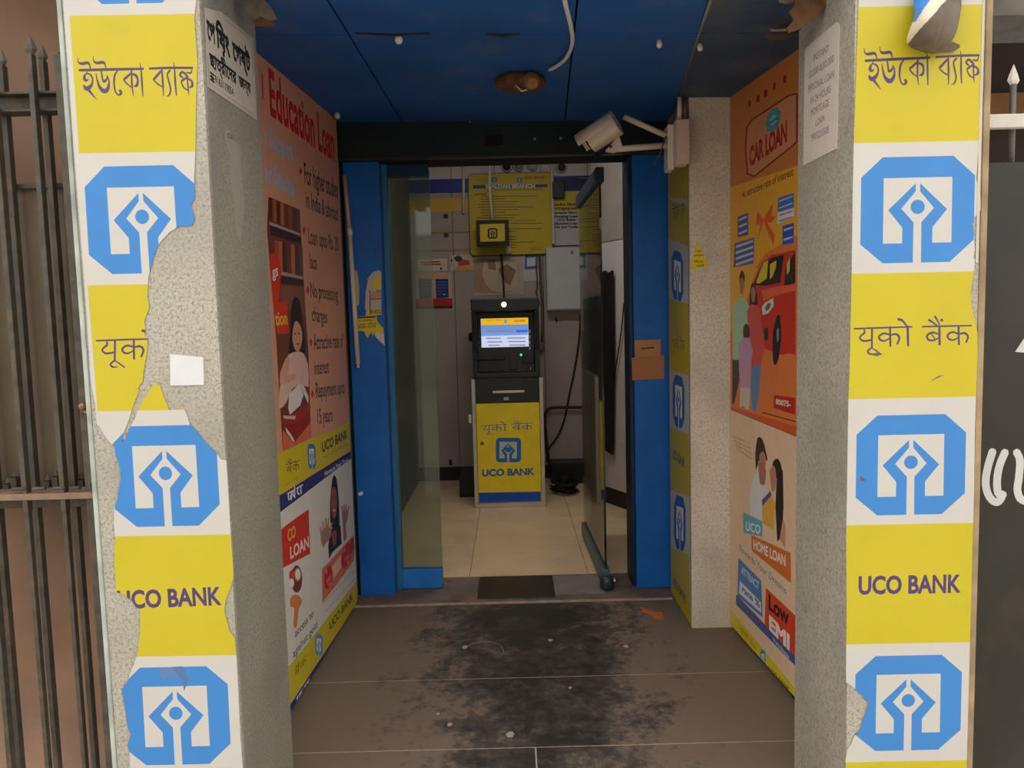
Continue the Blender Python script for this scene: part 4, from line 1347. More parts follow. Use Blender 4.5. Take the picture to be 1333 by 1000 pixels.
logo(P, 'logo', (993.5, 1000.5, 846, 872, 0), (80, 150, 170), WHT)
P.text('lettering#5', (120, 104, 40), 'UCO BANK', rD(484, 915), rD(574, 1012), 8, bold=0.03)
t = thing('poster_board', 'peach home loan poster with a hugging couple, low on the porch wall', 'poster', (0.94, 2.9, 0.01))
P.build(t, [(UA, 0.03), (UBR, 0.012), (UBR, zq(UBR) - 0.002), (UA, zq(UA) - 0.002)], (240, 206, 172), off=0.012)
wall_slab('backing_board', P, [(UA, 0.03), (UBR, 0.012), (UBR, zq(UBR) - 0.002), (UA, zq(UA) - 0.002)], -0.004, 0.0114, MATS['board_edge'], t)
box('baseboard_right', 0.955, 0.985, 2.15, 2.60, 0.0, 0.05, M('skirting'))['kind'] = 'structure'

# ================================================================== PAPERS
def paper(label, P, pts, col, off=0.002, name='paper_notice', cat='paper', prints=None):
    P.layers = []
    if prints:
        prints(P)
    uv = [P.uv(*p) for p in pts]
    c = np.mean(uv, axis=0)
    loc = P.O + P.U * c[0] + P.V * min(v for _, v in uv)
    t = thing(name, label, cat, tuple(loc))
    P.build(t, uv, col, off=off)
    wall_slab('paper', P, uv, 0.0002, off - 0.0003, INK(col) if isinstance(col, tuple) else MATS[col], t)
    return t


SL = Print((PLX1, 1.815, 0.0), (0, 1, 0))
SR = Print((PRX0, 1.815, 0.0), (0, 1, 0))
g = crop(255, 10, 6.667)

def pg(P):
    P.text('lettering', (38, 34, 32), 'েপ', g(92, 260), g(165, 318), 24, bold=0.05)
    P.text('lettering', (38, 34, 32), 'িয়ং', g(172, 325), g(292, 425), 25, bold=0.05)
    P.text('lettering', (38, 34, 32), 'েগষ্ট', g(314, 440), g(470, 560), 22, bold=0.05)
    P.text('lettering', (38, 34, 32), 'ছাত্রীেদর', g(112, 500), g(348, 665), 17, bold=0.04)
    P.text('lettering', (38, 34, 32), 'জন্য', g(368, 680), g(472, 750), 14, bold=0.04)
    P.text('lettering', (44, 40, 38), '9163119054', g(160, 652), g(320, 768), 10, bold=0.02)
    P.strokes('lettering', (44, 40, 38), [[(118, 560, 14), (150, 590, 14)], [(122, 590, 18), (148, 625, 18)], [(120, 620, 14), (150, 650, 14)]], g, n=1)
    ln = [(70, 12), (480, 290), (520, 960), (110, 655)]
    for a, b in zip([(235, 95), (480, 290), (512, 945), (110, 655)], [(480, 280), (495, 600), (110, 655), (95, 420)]):
        P.strokes('lettering', (120, 112, 104), [[(a[0], a[1], 4), (b[0], b[1], 4)]], g, n=1)


paper('white paying guest paper with black Bengali lines and a phone number, on the stone pillar', SL, [g(75, 0), g(210, 35), g(490, 270), g(525, 978), g(100, 690)], (190, 180, 166), prints=pg)
h = crop(1020, 0, 4.5454)


def rm(P):
    P.text('lettering', (70, 66, 60), 'C6', (295.5, 179), (302.5, 182), 6, bold=0.03)


paper('scraped pale strip of old paper below the paying guest notice on the stone pillar', SL, [(293, 168), (299, 170), (304, 184), (311, 188), (314, 230), (318, 262), (315, 300), (311, 316), (306, 300), (304, 262), (300, 240), (299, 205), (293, 186)], (158, 153, 142), off=0.0012, prints=rm, name='paper_remnant')


def il(P):
    for s, a, b in [('INSTANT', (182, 362), (272, 305)), ('10,000-8,00,000', (155, 465), (302, 365)), ('PERSONAL LOAN', (150, 548), (304, 458)), ('IN 24 HOURS', (166, 618), (284, 545)), ('MORTGAGE', (166, 690), (274, 625)), ('LOAN', (194, 750), (246, 715)), ('9903215508', (166, 838), (272, 785))]:
        P.text('lettering', (120, 110, 108), s, h(*a), h(*b), 9, bold=0.01)


paper('pale pink typed loan notice stuck on the inner face of the stone pillar', SR, [h(130, 290), h(318, 130), h(333, 145), (1020 + 318 / 4.5454, 880 / 4.5454), (1020 + 120 / 4.5454, 980 / 4.5454)], (214, 200, 190), prints=il)
paper('small blank white square of paper on bare torn granite', PL, [(221.7, 461), (247, 463.5), (265, 465.5), (266, 501), (222.5, 502)], (214, 214, 218), off=0.003)
CF = Print((0.748, 3.205, 0.0), (1, 0, 0))


def ys(P):
    for k, (a, b) in enumerate([((905, 328), (914, 328)), ((903, 334), (916, 333)), ((903, 342), (915, 342)), ((906, 347), (916, 347))]):
        P.text('lettering', (130, 116, 30), ['Loan', 'contact', '98310', 'call'][k], a, b, 3, bold=0.03)


paper('small torn yellow sticker with tiny print on the short granite column', CF, [(906, 319), (911, 318), (914, 330), (917, 333), (921, 348), (901, 351), (900, 335), (904, 331)], (236, 208, 40), prints=ys)
PO = Print((-0.772, 3.69, 0.0), (1, 0, 0))
p = crop(450, 330, 5.888)


def pt_print(P):
    P.poly('remnant', (226, 202, 52), [p(205, 230), p(240, 180), p(272, 160), p(272, 268), p(210, 272)])
    P.poly('remnant', (206, 150, 110), [p(200, 292), p(272, 296), p(272, 345), p(190, 345)])
    P.poly('remnant', (228, 204, 50), [p(160, 435), p(272, 430), p(272, 470), p(156, 476)])
    P.text('lettering', (50, 44, 60), 'v v', p(236, 300), p(270, 296), 4, bold=0.05)
    P.text('lettering', (80, 74, 40), '91832', p(190, 464), p(268, 460), 5, bold=0.03)
    P.poly('lettering', (40, 36, 40), [p(182, 348), p(272, 344), p(272, 350), p(182, 354)])
    P.poly('lettering', (40, 36, 40), [p(184, 280), p(190, 280), p(192, 470), p(186, 470)])


paper('torn yellow and white sticker remnant on the blue post beside the fixed glass pane', PO, [p(205, 145), p(250, 128), p(272, 140), p(274, 470), p(152, 478), p(158, 440), p(148, 420), p(154, 300), p(172, 190)], (196, 186, 176), off=0.002, name='sticker_remnant', prints=pt_print)


def pt2(P):
    P.text('lettering', (96, 88, 40), 'Contact', p(104, 524), p(226, 514), 3, bold=0.02)
    P.text('lettering', (96, 88, 40), 'Loan office', p(92, 552), p(238, 542), 3, bold=0.02)
    P.text('lettering', (96, 88, 40), '98300 41275', p(92, 576), p(232, 566), 3, bold=0.02)
    P.poly('lettering', (44, 40, 44), [p(80, 488), p(230, 480), p(231, 492), p(80, 500)])
    P.poly('remnant', (220, 212, 200), [p(240, 600), p(290, 620), p(298, 700), p(262, 672), p(236, 640)])


paper('yellow phone number sticker with ragged lower edge on the blue post behind the white conduit', PO, [p(76, 486), p(236, 476), p(242, 520), p(290, 575), p(300, 706), p(258, 668), p(230, 640), p(214, 606), p(208, 640), p(196, 600), p(168, 650), p(140, 596), p(80, 592)], (226, 202, 48), off=0.0028, name='sticker_remnant', prints=pt2)
PP = Print((0.592, 3.70, 0.0), (1, 0, 0))


def cd(P):
    P.poly('slot', (70, 46, 34), [(834.5, 453), (851, 451.5), (851, 453.6), (834.5, 455)])


paper('upper tan card with a dark slot taped on the blue door post', PP, [(826, 443), (859.5, 442), (860, 466), (827, 467)], 'cardboard', off=0.003, name='card_panel', prints=cd)
paper('lower wider tan card without a slot on the blue door post', PP, [(822, 465.5), (864.5, 463), (864, 493), (823, 495)], M('cardboard_dark', (186, 122, 80), rough=0.8, var=0.15, scale=12).name, off=0.006, name='card_panel')
# flake of paint bared on the post
paper('white chipped paint flake on the blue post above the floor', PO, [(466, 642), (470, 640), (473, 641), (472, 644), (468, 646)], (226, 228, 230), off=0.002, name='paint_flake', cat='flake')

# ================================================================== OVERHEAD IN THE PORCH
# burnt lamp holder under the ceiling, with its hanging white cable
lc = ceil_px(678, 97)
t = thing('lamp_holder', 'scorched brown lamp holder fixed under the blue ceiling', 'lamp', (lc[0], lc[1], lc[2] - 0.05))
bm = bmesh.new()
bmesh.ops.create_icosphere(bm, subdivisions=3, radius=1.0)
rnd = random.Random(3)
for v in bm.verts:
    n = 1 + 0.10 * math.sin(v.co.x * 7 + 1) * math.cos(v.co.y * 6) + rnd.uniform(-0.04, 0.04)
    v.co = Vector((v.co.x * 0.088 * n + lc[0] - 0.004, v.co.y * 0.060 * n + lc[1], v.co.z * 0.036 * n + lc[2] - 0.026))
link('scorched_rose', bm_mesh(bm, 'rose', True), M('scorched', (104, 66, 44), rough=0.85, var=0.5, scale=30, bump=0.6), t)
lathe('socket', [(0.026, 0), (0.030, 0.006), (0.030, 0.030), (0.024, 0.038), (0.020, 0.05), (0.016, 0.05)], (lc[0] + 0.032, lc[1] - 0.030, lc[2] - 0.026), (0.12, -0.75, -0.5), M('socket_brown', (150, 104, 66), rough=0.6, var=0.35, scale=40), t, 16)
tube('wire_stub', [(lc[0] - 0.02, lc[1] - 0.045, lc[2] - 0.050), (lc[0] + 0.0, lc[1] - 0.05, lc[2] - 0.072), (lc[0] + 0.02, lc[1] - 0.05, lc[2] - 0.068)], 0.0028, M('cable_white'), t, 6)
cp = []
for (x, y), dz in zip([(733, -30), (735, 0), (743, 34), (745, 56), (738, 74), (728, 84), (715, 91)], [0.02, 0.03, 0.03, 0.025, 0.02, 0.015, 0.012]):
    q = ceil_px(x, y)
    d = ray(x, y)
    q = q - d * (dz / d[2])
    cp.append(tuple(q))
t2 = tube('hanging_cable', cp, 0.0062, M('cable_white'), None, 8, curve=5)
tag(t2, 'white twin cable hooking down to the lamp holder under the ceiling', 'cable')
recentre(t2)
# small white hook knobs screwed into the ceiling
for i, ((x, y), lb) in enumerate([((439, 147), 'round white knob in the ceiling corner over the education poster'), ((519, 46), 'white knob hanging from the open ceiling seam nearest the education poster'),
                                  ((858, 52), 'pale knob on the ceiling between the white cable and the grey cover strip'), ((911, 56), 'pale knob on the ceiling right beside the grey cover strip'), ((985, 106), 'tiny pale knob on the ceiling edge above the car loan poster')]):
    q = ceil_px(x, y)
    r = 0.013 if i == 0 else 0.012 if i == 1 else 0.009
    o = lathe('ceiling_knob', [(r * 0.6, 0), (r * 0.7, 0.004), (r, 0.010), (r, 0.018), (r * 0.7, 0.024), (r * 0.2, 0.026)], (q[0], q[1], q[2] - 0.0005), (0, -0.25, -1), M('knob_white', (226, 212, 196), rough=0.5, var=0.1), None, 14)
    tag(o, lb, 'knob', 'knobs under the porch ceiling')
    recentre(o)
# gap splinters along the seam
for (x0, x1, y) in ((462, 560, 42.5), (632, 676, 43.5)):
    a, b = ceil_px(x0, y), ceil_px(x1, y)
    tube('seam_splinter', [tuple(a + np.array([0, 0, -0.0005])), tuple((a + b) / 2 + np.array([0, 0.012, -0.004])), tuple(b + np.array([0, 0, -0.0005]))], 0.004, M('dark_wood'), cei, 5)

# security camera on a bracket, and the junction box it is fixed to
t = thing('junction_box', 'beige plastic junction box high on the short granite column corner', 'box', (0.735, 3.19, 1.99))
b0, b1 = onY(876, 160, 3.19), onY(892, 217, 3.19)
box('body', b0[0], b1[0] + 0.002, 3.13, 3.204, b1[2], b0[2], M('white_plastic'), t, 0.004)
box('lid', b0[0] - 0.001, b1[0] + 0.003, 3.118, 3.1295, b1[2] + 0.003, b0[2] - 0.003, M('white_plastic_lid', (214, 190, 172), rough=0.45, var=0.06), t, 0.004)
box('back_plate', b0[0] - 0.026, b0[0] - 0.0005, 3.17, 3.25, b1[2] - 0.014, b0[2] - 0.01, M('white_plastic'), t, 0.004)
bx = (b0[0] + b1[0]) / 2
tube('conduit', [(bx - 0.004, 3.165, b0[2]), (bx - 0.002, 3.165, 2.215)], 0.010, M('white_plastic'), t, 10)
tube('conduit', [(bx + 0.024, 3.19, b0[2]), (bx + 0.024, 3.19, 2.20)], 0.006, M('conduit_tan', (170, 138, 110), rough=0.6), t, 8)


def at(x, y, Y):
    return Vector(onY(x, y, Y))


t = thing('security_camera', 'beige bullet security camera on a two-arm bracket under the ceiling', 'camera', tuple(at(815, 190, 3.14)))
A, Bv = at(804, 161, 3.10), at(764, 188, 3.15)       # rear and front of the housing
ax = (Bv - A).normalized()
L = (Bv - A).length
side = ax.cross(Vector((0, 0, 1))).normalized()
upv = side.cross(ax)


def rounded_tube_obj(name, p0, axis, length, w, hgt, mat, parent, nose=None, n=20):
    bm = bmesh.new()
    rings = []
    for (f, sc_) in ((0, 0.82), (0.015, 0.95), (0.04, 1.0), (1.0, 1.0)):
        ring = []
        for k in range(n):
            a = 2 * math.pi * k / n
            cx = abs(math.cos(a)) ** 0.6 * math.copysign(1, math.cos(a)) * w / 2
            cy = abs(math.sin(a)) ** 0.6 * math.copysign(1, math.sin(a)) * hgt / 2
            ring.append(bm.verts.new(p0 + axis * (length * f) + (side * cx + upv * cy) * sc_))
        rings.append(ring)
    for p_, q_ in zip(rings, rings[1:]):
        for k in range(n):
            bm.faces.new((p_[k], p_[(k + 1) % n], q_[(k + 1) % n], q_[k]))
    bm.faces.new(rings[0][::-1])
    bm.faces.new(rings[-1])
    return link(name, bm_mesh(bm, name, False), mat, parent)


rounded_tube_obj('housing', A, ax, L * 0.90, 0.092, 0.084, M('cctv_beige', (222, 206, 190), rough=0.45, var=0.06), t)
# sun visor: curved sheet over the housing, reaching past the front
bm = bmesh.new()
rows_ = []
for f in (0.0, 1.16):
    row = []
    for k in range(11):
        a = math.radians(-10 + 20 * k)
        row.append(bm.verts.new(A + ax * (L * f - 0.0) + side * (0.056 * math.cos(a)) + upv * (0.053 * math.sin(a) + 0.004)))
    rows_.append(row)
for k in range(10):
    bm.faces.new((rows_[0][k], rows_[0][k + 1], rows_[1][k + 1], rows_[1][k]))
vo = link('visor', bm_mesh(bm, 'visor', True), M('cctv_beige'), t)
sm = vo.modifiers.new('solid', 'SOLIDIFY')
sm.thickness = 0.003
lathe('lens', [(0.030, 0), (0.031, 0.006), (0.024, 0.010), (0.010, 0.011)], tuple(A + ax * (L * 0.90)), tuple(ax), M('lens_black', (10, 10, 12), rough=0.12), t)
tube('under_cable', [tuple(at(771, 193, 3.16)), tuple(at(775, 202, 3.17)), tuple(at(782, 200, 3.15)), tuple(at(788, 194, 3.13))], 0.008, M('rubber'), t, 7, curve=4)
k1, k2 = at(797, 192, 3.13), at(871, 189, 3.185)
foot = A + ax * (L * 0.35) - upv * 0.04
prism_pts = [at(806, 176, 3.13), at(811, 192, 3.13), at(800, 198, 3.13), at(788, 196, 3.12)]
slab('knuckle', [tuple(p_) for p_ in prism_pts], (0, 0.03, 0), M('cctv_beige'), t, 0.003)
lathe('knuckle_bolt', [(0.006, 0), (0.006, 0.006), (0.003, 0.008)], tuple(at(795, 191, 3.12)), (0, -1, 0), M('bolt_dark', (90, 74, 62), rough=0.5, metal=0.5), t, 10)
tube('arm', [tuple(at(793, 195, 3.14)), tuple(at(830, 192, 3.16)), tuple(k2)], 0.0125, M('cctv_beige'), t, 10)
tube('arm', [tuple(at(812, 152, 3.17)), tuple(at(868, 177, 3.185))], 0.0115, M('cctv_beige'), t, 10)
tube('flex_cable', [tuple(at(868, 176, 3.18)), tuple(at(864, 186, 3.16)), tuple(at(861, 195, 3.17)), tuple(at(856, 206, 3.19)), tuple(at(852, 215, 3.2))], 0.0028, M('cable_brown', (96, 66, 50), rough=0.6), t, 6, curve=4)
tube('flex_cable', [tuple(at(875, 167, 3.19)), tuple(at(877, 150, 3.2)), tuple(at(880, 134, 3.2))], 0.003, M('cable_brown'), t, 6)

# white conduit with a sagging clip box on the blue post
q0, q1, q2 = at(448, 228, 3.66), at(455, 300, 3.66), at(466, 474, 3.66)
t = thing('conduit', 'white conduit pipe standing down the blue post behind the education poster', 'pipe', tuple(q2))
tube('pipe', [tuple(q0), tuple(q1)], 0.0095, M('conduit_pink', (206, 166, 140), rough=0.5, var=0.1), t, 10)
tube('pipe', [tuple(q1), tuple(q2)], 0.0115, M('conduit_white', (226, 208, 190), rough=0.5, var=0.08), t, 10)
tube('coupler', [tuple(at(454.6, 296, 3.66)), tuple(at(455.8, 306, 3.66))], 0.0135, M('conduit_white'), t, 10)
tube('pipe_end', [tuple(at(465.7, 472, 3.665)), tuple(at(466.3, 479, 3.665))], 0.007, M('conduit_white'), t, 8)
slab('clip_box', [tuple(at(*q_, 3.672)) for q_ in [(461, 351), (465, 353), (467.5, 375), (467, 396), (464, 399), (462.5, 390)]], (0, 0.014, 0), M('clip_tan', (196, 170, 146), rough=0.6, var=0.2), t, 0.002)

# orange tape on the floor
tp = [onZ(*q_, 0.0) for q_ in [(834, 790), (846, 794), (851, 797), (862, 797), (865, 808), (853, 806), (846, 801), (836, 797)]]
o = slab('tape_strip', [(p_[0], p_[1], 0.0006) for p_ in tp], (0, 0, 0.0012), M('tape_orange', (206, 116, 60), rough=0.6, var=0.25, scale=30, dirt=(120, 90, 70), dirt_amt=0.2, dirt_scale=30))
tag(o, 'scrap of orange tape stuck on the dark porch floor', 'tape')
recentre(o)
# bits of grit and paper on the slabs
for i, (x, y, r) in enumerate([(605, 843, 0.012), (716, 834, 0.010), (585, 944, 0.009), (742, 896, 0.006), (570, 930, 0.006), (815, 842, 0.011), (664, 957, 0.014)]):
    q = onZ(x, y)
    o = slab('litter_scrap', [(q[0] + r * math.cos(a) * (1 + .3 * math.sin(3 * a + i)), q[1] + r * 1.3 * math.sin(a), 0.0006) for a in [k * math.pi / 3 for k in range(6)]], (0.001, 0, 0.0022), M('litter', (176, 162, 148), rough=0.8, var=0.2))
    tag(o, ['pale paper scrap on the dark floor at the end of the curved thread', 'pale crumb on the dark floor straight before the door', 'pale grit crumb close to the second floor joint', 'tiny pale crumb in the middle of the dark floor', 'small crumb on the floor beside a bigger grit crumb', 'pale scrap on the floor before the short granite column', 'largest tan scrap on the floor close to the street joint'][i], 'litter', 'litter on the porch floor')
    recentre(o)
tube('thread', [tuple(onZ(*q_, 0.002)) for q_ in [(606, 843), (620, 837), (640, 836), (652, 841), (656, 850)]], 0.0016, M('thread', (150, 136, 124), rough=0.9), None, 5, curve=4)
tag(bpy.data.objects['thread'], 'pale curved thread lying on the trodden dark floor', 'thread')
recentre(bpy.data.objects['thread'])

# ================================================================== LEFT: SPEAR-TOPPED IRON GATE
GYF, GYR = 1.90, 1.955
WIRON = M('iron')
t = thing('spear_gate', 'old iron bar gate with spear points beside the torn vinyl pillar', 'gate', (-1.15, 1.93, -0.12))


def rod(name, x_at, y_at, Y, z0, z1, w, d):
    X = onY(x_at, y_at, Y)[0]
    return X, box(name, X - w / 2, X + w / 2, Y - d / 2, Y + d / 2, z0, z1, WIRON, t, 0.0012)


def finial(parent, X, Y, z, w=0.0115, h=0.052):
    w = w * 1.25
    bm = bmesh.new()
    prof = [(0.45, 0), (0.62, 0.10), (1.0, 0.30), (0.80, 0.50), (0.40, 0.78), (0.03, 1.0)]
    rings = []
    for r, f in prof:
        rings.append([bm.verts.new((X + math.cos(a) * r * w, Y + math.sin(a) * r * w * 0.55, z + f * h)) for a in [k * math.pi / 3 for k in range(6)]])
    for p_, q_ in zip(rings, rings[1:]):
        for k in range(6):
            bm.faces.new((p_[k], p_[(k + 1) % 6], q_[(k + 1) % 6], q_[k]))
    bm.faces.new(rings[0][::-1])
    bm.faces.new(rings[-1])
    o = link('finial', bm_mesh(bm, 'finial'), WIRON, parent)
    return o


zt_rail, zb_rail = onY(45, 121, 1.93)[2], onY(45, 147, 1.93)[2]
zmid0, zmid1 = onY(60, 638, 1.93)[2], onY(60, 652, 1.93)[2]
# front bars (over the channel) and rear bars (behind it)
for xa, tip in ((62.5, 50), (12, 60), (-39, 60), (-90, 60), (-141, 60), (-192, 60), (112.5 - 14, None)):
    if tip is None:
        continue
    z1 = onY(36, tip + 21, GYF)[2]
    X, o = rod('bar', xa, 360, GYF, zmid1 - 0.02 if xa > 0 else -0.12, z1, 0.0125, 0.02)
    finial(o, X, GYF, z1 - 0.004, 0.0125, 0.05)
for xa, tip in ((77, 64), (25, 68), (-26, 66), (-77, 66), (-128, 66), (-179, 66)):
    z1 = onY(55, tip + 16, GYR)[2]
    X, o = rod('bar', xa, 360, GYR, -0.12, z1, 0.0125, 0.02)
    finial(o, X, GYR, z1 - 0.004, 0.0105, 0.045)
# lower front bars
for xa in (62.5, 12, -39, -90, -141, -192):
    rod('bar', xa, 360, GYF + 0.006, -0.12, zmid1 - 0.021, 0.011, 0.016)
# stile against the pillar with its own point
zst = onY(82, 76, 1.93)[2]
Xs = onY(106, 360, 1.93)[0]
so = box('stile', Xs - 0.013, Xs + 0.016, 1.90, 1.955, -0.12, zst, WIRON, t, 0.002)
finial(so, Xs - 0.004, 1.93, zst - 0.003, 0.0125, 0.05)
# channel rail
for nm, y0, y1, z0, z1 in (('rail_flange', 1.896 + 0.018, 1.96, zt_rail - 0.006, zt_rail), ('rail_web', 1.938, 1.943, zb_rail + 0.006, zt_rail - 0.0065), ('rail_flange', 1.914, 1.96, zb_rail, zb_rail + 0.0055)):
    box(nm, -1.72, Xs + 0.012, y0, y1, z0, z1, WIRON, t, 0.001)
zc_ = onY(60, 240, 1.95)[2]
box('cross_bar', -1.72, Xs, 1.967, 1.975, zc_ - 0.006, zc_ + 0.006, WIRON, t, 0.001)
box('mid_rail', -1.72, Xs + 0.016, 1.885, 1.975, zmid1 + 0.012, zmid0, M('rail_rust', (136, 112, 92), rough=0.7, var=0.3, scale=20), t, 0.002)
box('mid_rail_lip', -1.72, Xs + 0.016, 1.94, 1.975, zmid1 - 0.02, zmid1 + 0.0115, WIRON, t, 0.001)
# short points of the lower leaf rising above the mid rail
for i, (x, y) in enumerate([(10, 624), (19, 615), (62, 620), (73, 614), (106, 618), (117, 612)]):
    q = onY(x, y, 1.965)
    o = box('short_point', q[0] - 0.008, q[0] + 0.008, 1.955, 1.975, zmid0, q[2] - 0.014, WIRON, t, 0.001)
    finial(o, q[0], 1.965, q[2] - 0.016, 0.0095, 0.022)
for i, (x0, x1) in enumerate([(16, 33), (43, 59), (70, 85), (94, 104)]):
    q0, q1 = onY(x0, 637 - x0 * 0.02, 1.89), onY(x1, 637 - x1 * 0.02, 1.89)
    tube('hinge_pin', [tuple(q0), tuple(q1)], 0.0045, WIRON, t, 8)
# ring and bolt
q = onY(126, 633, 1.88)
ringpts = [(q[0] + 0.016 * math.cos(a), q[1], q[2] + 0.018 * math.sin(a)) for a in np.linspace(0, 2 * math.pi, 17)]
tube('ring', ringpts, 0.005, WIRON, t, 8)
q = onY(109, 529, 1.89)
lathe('latch_bolt', [(0.006, 0), (0.010, 0.002), (0.010, 0.010), (0.006, 0.014)], tuple(q), (0.2, -1, 0.1), M('brass'), t, 12)
tube('latch_rod', [tuple(onY(107, 536, 1.90)), tuple(onY(122, 538, 1.895))], 0.006, M('brass'), t, 8)
# sheet hung behind the upper bars and brown wall behind the gate
zs0, zs1 = onY(60, 240, 1.99)[2], onY(60, 640, 1.99)[2]
box('backing_sheet', -1.72, Xs, 1.982, 1.986, zs1, zs0, M('sheet_brown'), t, 0.001)
box('wall_outer', -2.2, -0.99, 2.22, 2.32, -0.12, 3.2, M('brown_wall'))['kind'] = 'structure'

# ================================================================== RIGHT: BLACK SHEET GATE
t = thing('sheet_gate', 'black steel sheet gate with white hand-painted letters beside the right pillar', 'gate', (1.5, 1.93, -0.12))
zg = onY(1310, 215, 1.93)[2]
box('sheet', 1.112, 1.75, 1.925, 1.932, -0.12, zg, M('gate_black'), t, 0.001)
zr0, zr1 = onY(1310, 168, 1.92)[2], onY(1310, 150, 1.92)[2]
box('white_rail', 1.108, 1.75, 1.905, 1.925, zr0, zr1, M('white_enamel'), t, 0.002)
for xx in (1319, 1372):
    q = onY(xx, 110, 1.945)
    o = tube('spear_bar', [(q[0], 1.945, zg - 0.01), (q[0], 1.945, q[2])], 0.0075, M('bar_grey', (110, 108, 104), rough=0.5, metal=0.3, var=0.2), t, 8)
    bm = bmesh.new()
    rings = []
    for r, f in [(0.5, 0), (1.0, 0.22), (0.72, 0.5), (0.04, 1.0)]:
        rings.append([bm.verts.new((q[0] + math.cos(a) * r * 0.0155, 1.945 + math.sin(a) * r * 0.007, q[2] - 0.002 + f * 0.05)) for a in [k * math.pi / 3 for k in range(6)]])
    for p_, q_ in zip(rings, rings[1:]):
        for k in range(6):
            bm.faces.new((p_[k], p_[(k + 1) % 6], q_[(k + 1) % 6], q_[k]))
    bm.faces.new(rings[0][::-1])
    bm.faces.new(rings[-1])
    link('spear_tip', bm_mesh(bm, 'tip'), M('white_enamel'), o)
GP = Print((1.112, 1.925, 0.0), (1, 0, 0))
e = crop(1270, 560, 8.333)
GP.strokes('lettering', WHT, [[(182, 228, 84), (130, 400, 84), (105, 560, 84), (130, 690, 84), (190, 770, 84), (250, 772, 84), (296, 690, 84)], [(318, 236, 84), (258, 380, 84), (230, 540, 84), (240, 680, 84), (290, 720, 60)],
                              [(440, 236, 84), (478, 330, 84), (466, 520, 84), (450, 640, 84), (480, 740, 84), (560, 780, 84)], [(640, 236, 84), (600, 400, 84), (600, 700, 84)]], e, n=3)
GP.poly('lettering', WHT, [(1321, 458), (1333, 440), (1345, 425), (1350, 461)])
GP.layers = [(a_, (200, 200, 198), c_) for a_, b_, c_ in GP.layers]
res = GP.build(t, [(0.001, 0.3), (0.55, 0.3), (0.55, 1.7), (0.001, 1.7)], 'gate_black', base_part='front_face', off=0.0012)
# dark passage behind, with a header
box('wall_passage', 1.11, 2.2, 2.60, 2.70, -0.12, 3.2, M('passage_dark', (54, 44, 34), rough=0.9, var=0.5, scale=3))['kind'] = 'structure'
zh = onY(1310, 24, 1.98)[2]
box('trim_2', 1.105, 2.2, 1.96, 2.16, zh, 3.0, M('header_grey', (112, 110, 102), rough=0.8, var=0.4, scale=9, dirt=(134, 92, 70), dirt_amt=0.2, dirt_scale=6))['kind'] = 'structure'
zl = [onY(1310, y, 2.55)[2] for y in (122, 148)]
box('trim_3', 1.11, 2.2, 2.54, 2.599, zl[1], zl[0], M('ledge_brown', (140, 96, 56), rough=0.8, var=0.3))['kind'] = 'structure'

# curled flap of vinyl hanging off the top of the right pillar
fl = crop(1170, 0, 8.18)
rows_ = [(-260, 230, 690, 0.02), (0, 170, 660, 0.055), (100, 168, 652, 0.085), (210, 160, 634, 0.10), (330, 120, 606, 0.095), (430, 96, 560, 0.075), (500, 130, 520, 0.05), (552, 280, 470, 0.03)]
bm = bmesh.new()
gv = []
NK = 90
rows_ = smooth_path(rows_, 11)
for (y, xl, xr, dep) in rows_:
    row = []
    for k in range(NK + 1):
        u = k / NK
        a = math.pi * (0.08 + 0.84 * u)
        Y = 1.795 - max(dep, 0.004) * math.sin(a) * (1.0 if u < 0.6 else 0.9) + 0.006 * math.sin(9 * u + y * 0.012) * (dep > 0.05)
        wob = 8 * math.sin(5 * u + y * 0.01) + 4 * math.sin(17 * u)
        p_ = onY(*fl(xl + (xr - xl) * (0.5 - 0.5 * math.cos(math.pi * u)), y + wob), Y)
        row.append(bm.verts.new(tuple(p_)))
    gv.append(row)
for i, (a_, b_) in enumerate(zip(gv, gv[1:])):
    y = rows_[i][1 - 1]
    xl, xr = rows_[i][1], rows_[i][2]
    for k in range(NK):
        f = bm.faces.new((a_[k], a_[k + 1], b_[k + 1], b_[k]))
        u = (k + 0.5) / NK
        x = xl + (xr - xl) * (0.5 - 0.5 * math.cos(math.pi * u))
        blue_edge = 330 - y * 0.62
        white_edge = 500 - y * 0.86
        f.material_index = 1 if (x < blue_edge and y < 225) else 2 if x < white_edge else 0
fo = link('vinyl_flap', bm_mesh(bm, 'flap', True), [M('flap_back', (112, 98, 84), rough=0.7, var=0.35, scale=14, dirt=(70, 56, 44), dirt_amt=0.25, dirt_scale=9), MATS['vinyl_blue'], M('flap_white', (226, 212, 192), rough=0.5, var=0.15, scale=10)], None)
md = fo.modifiers.new('solid', 'SOLIDIFY')
md.thickness = 0.002
tag(fo, 'curled dirty flap of blue and white vinyl drooping over the right pillar top', 'flap')
recentre(fo)
# ragged grey underside piece behind the flap
o = slab('vinyl_shred', [tuple(onY(*fl(*q_), 1.794)) for q_ in [(515, 470), (560, 455), (640, 490), (630, 520), (580, 545), (500, 556), (440, 540)]], (0, -0.006, 0), M('flap_back'))
tag(o, 'ragged brown vinyl shred beneath the curled flap on the right pillar', 'shred')
recentre(o)

# ================================================================== ATM
AY = 5.41
t = thing('cash_machine', 'black and yellow cash machine with a lit screen against the back wall', 'cash machine', (-0.03, 5.8, 0.0))


def ax_(x, y):
    q_ = onY(x, y, AY)
    return q_[0], q_[2]


box('cabinet', -0.275, 0.205, AY + 0.03, 6.15, 0.0, 0.93, M('atm_beige'), t, 0.006)
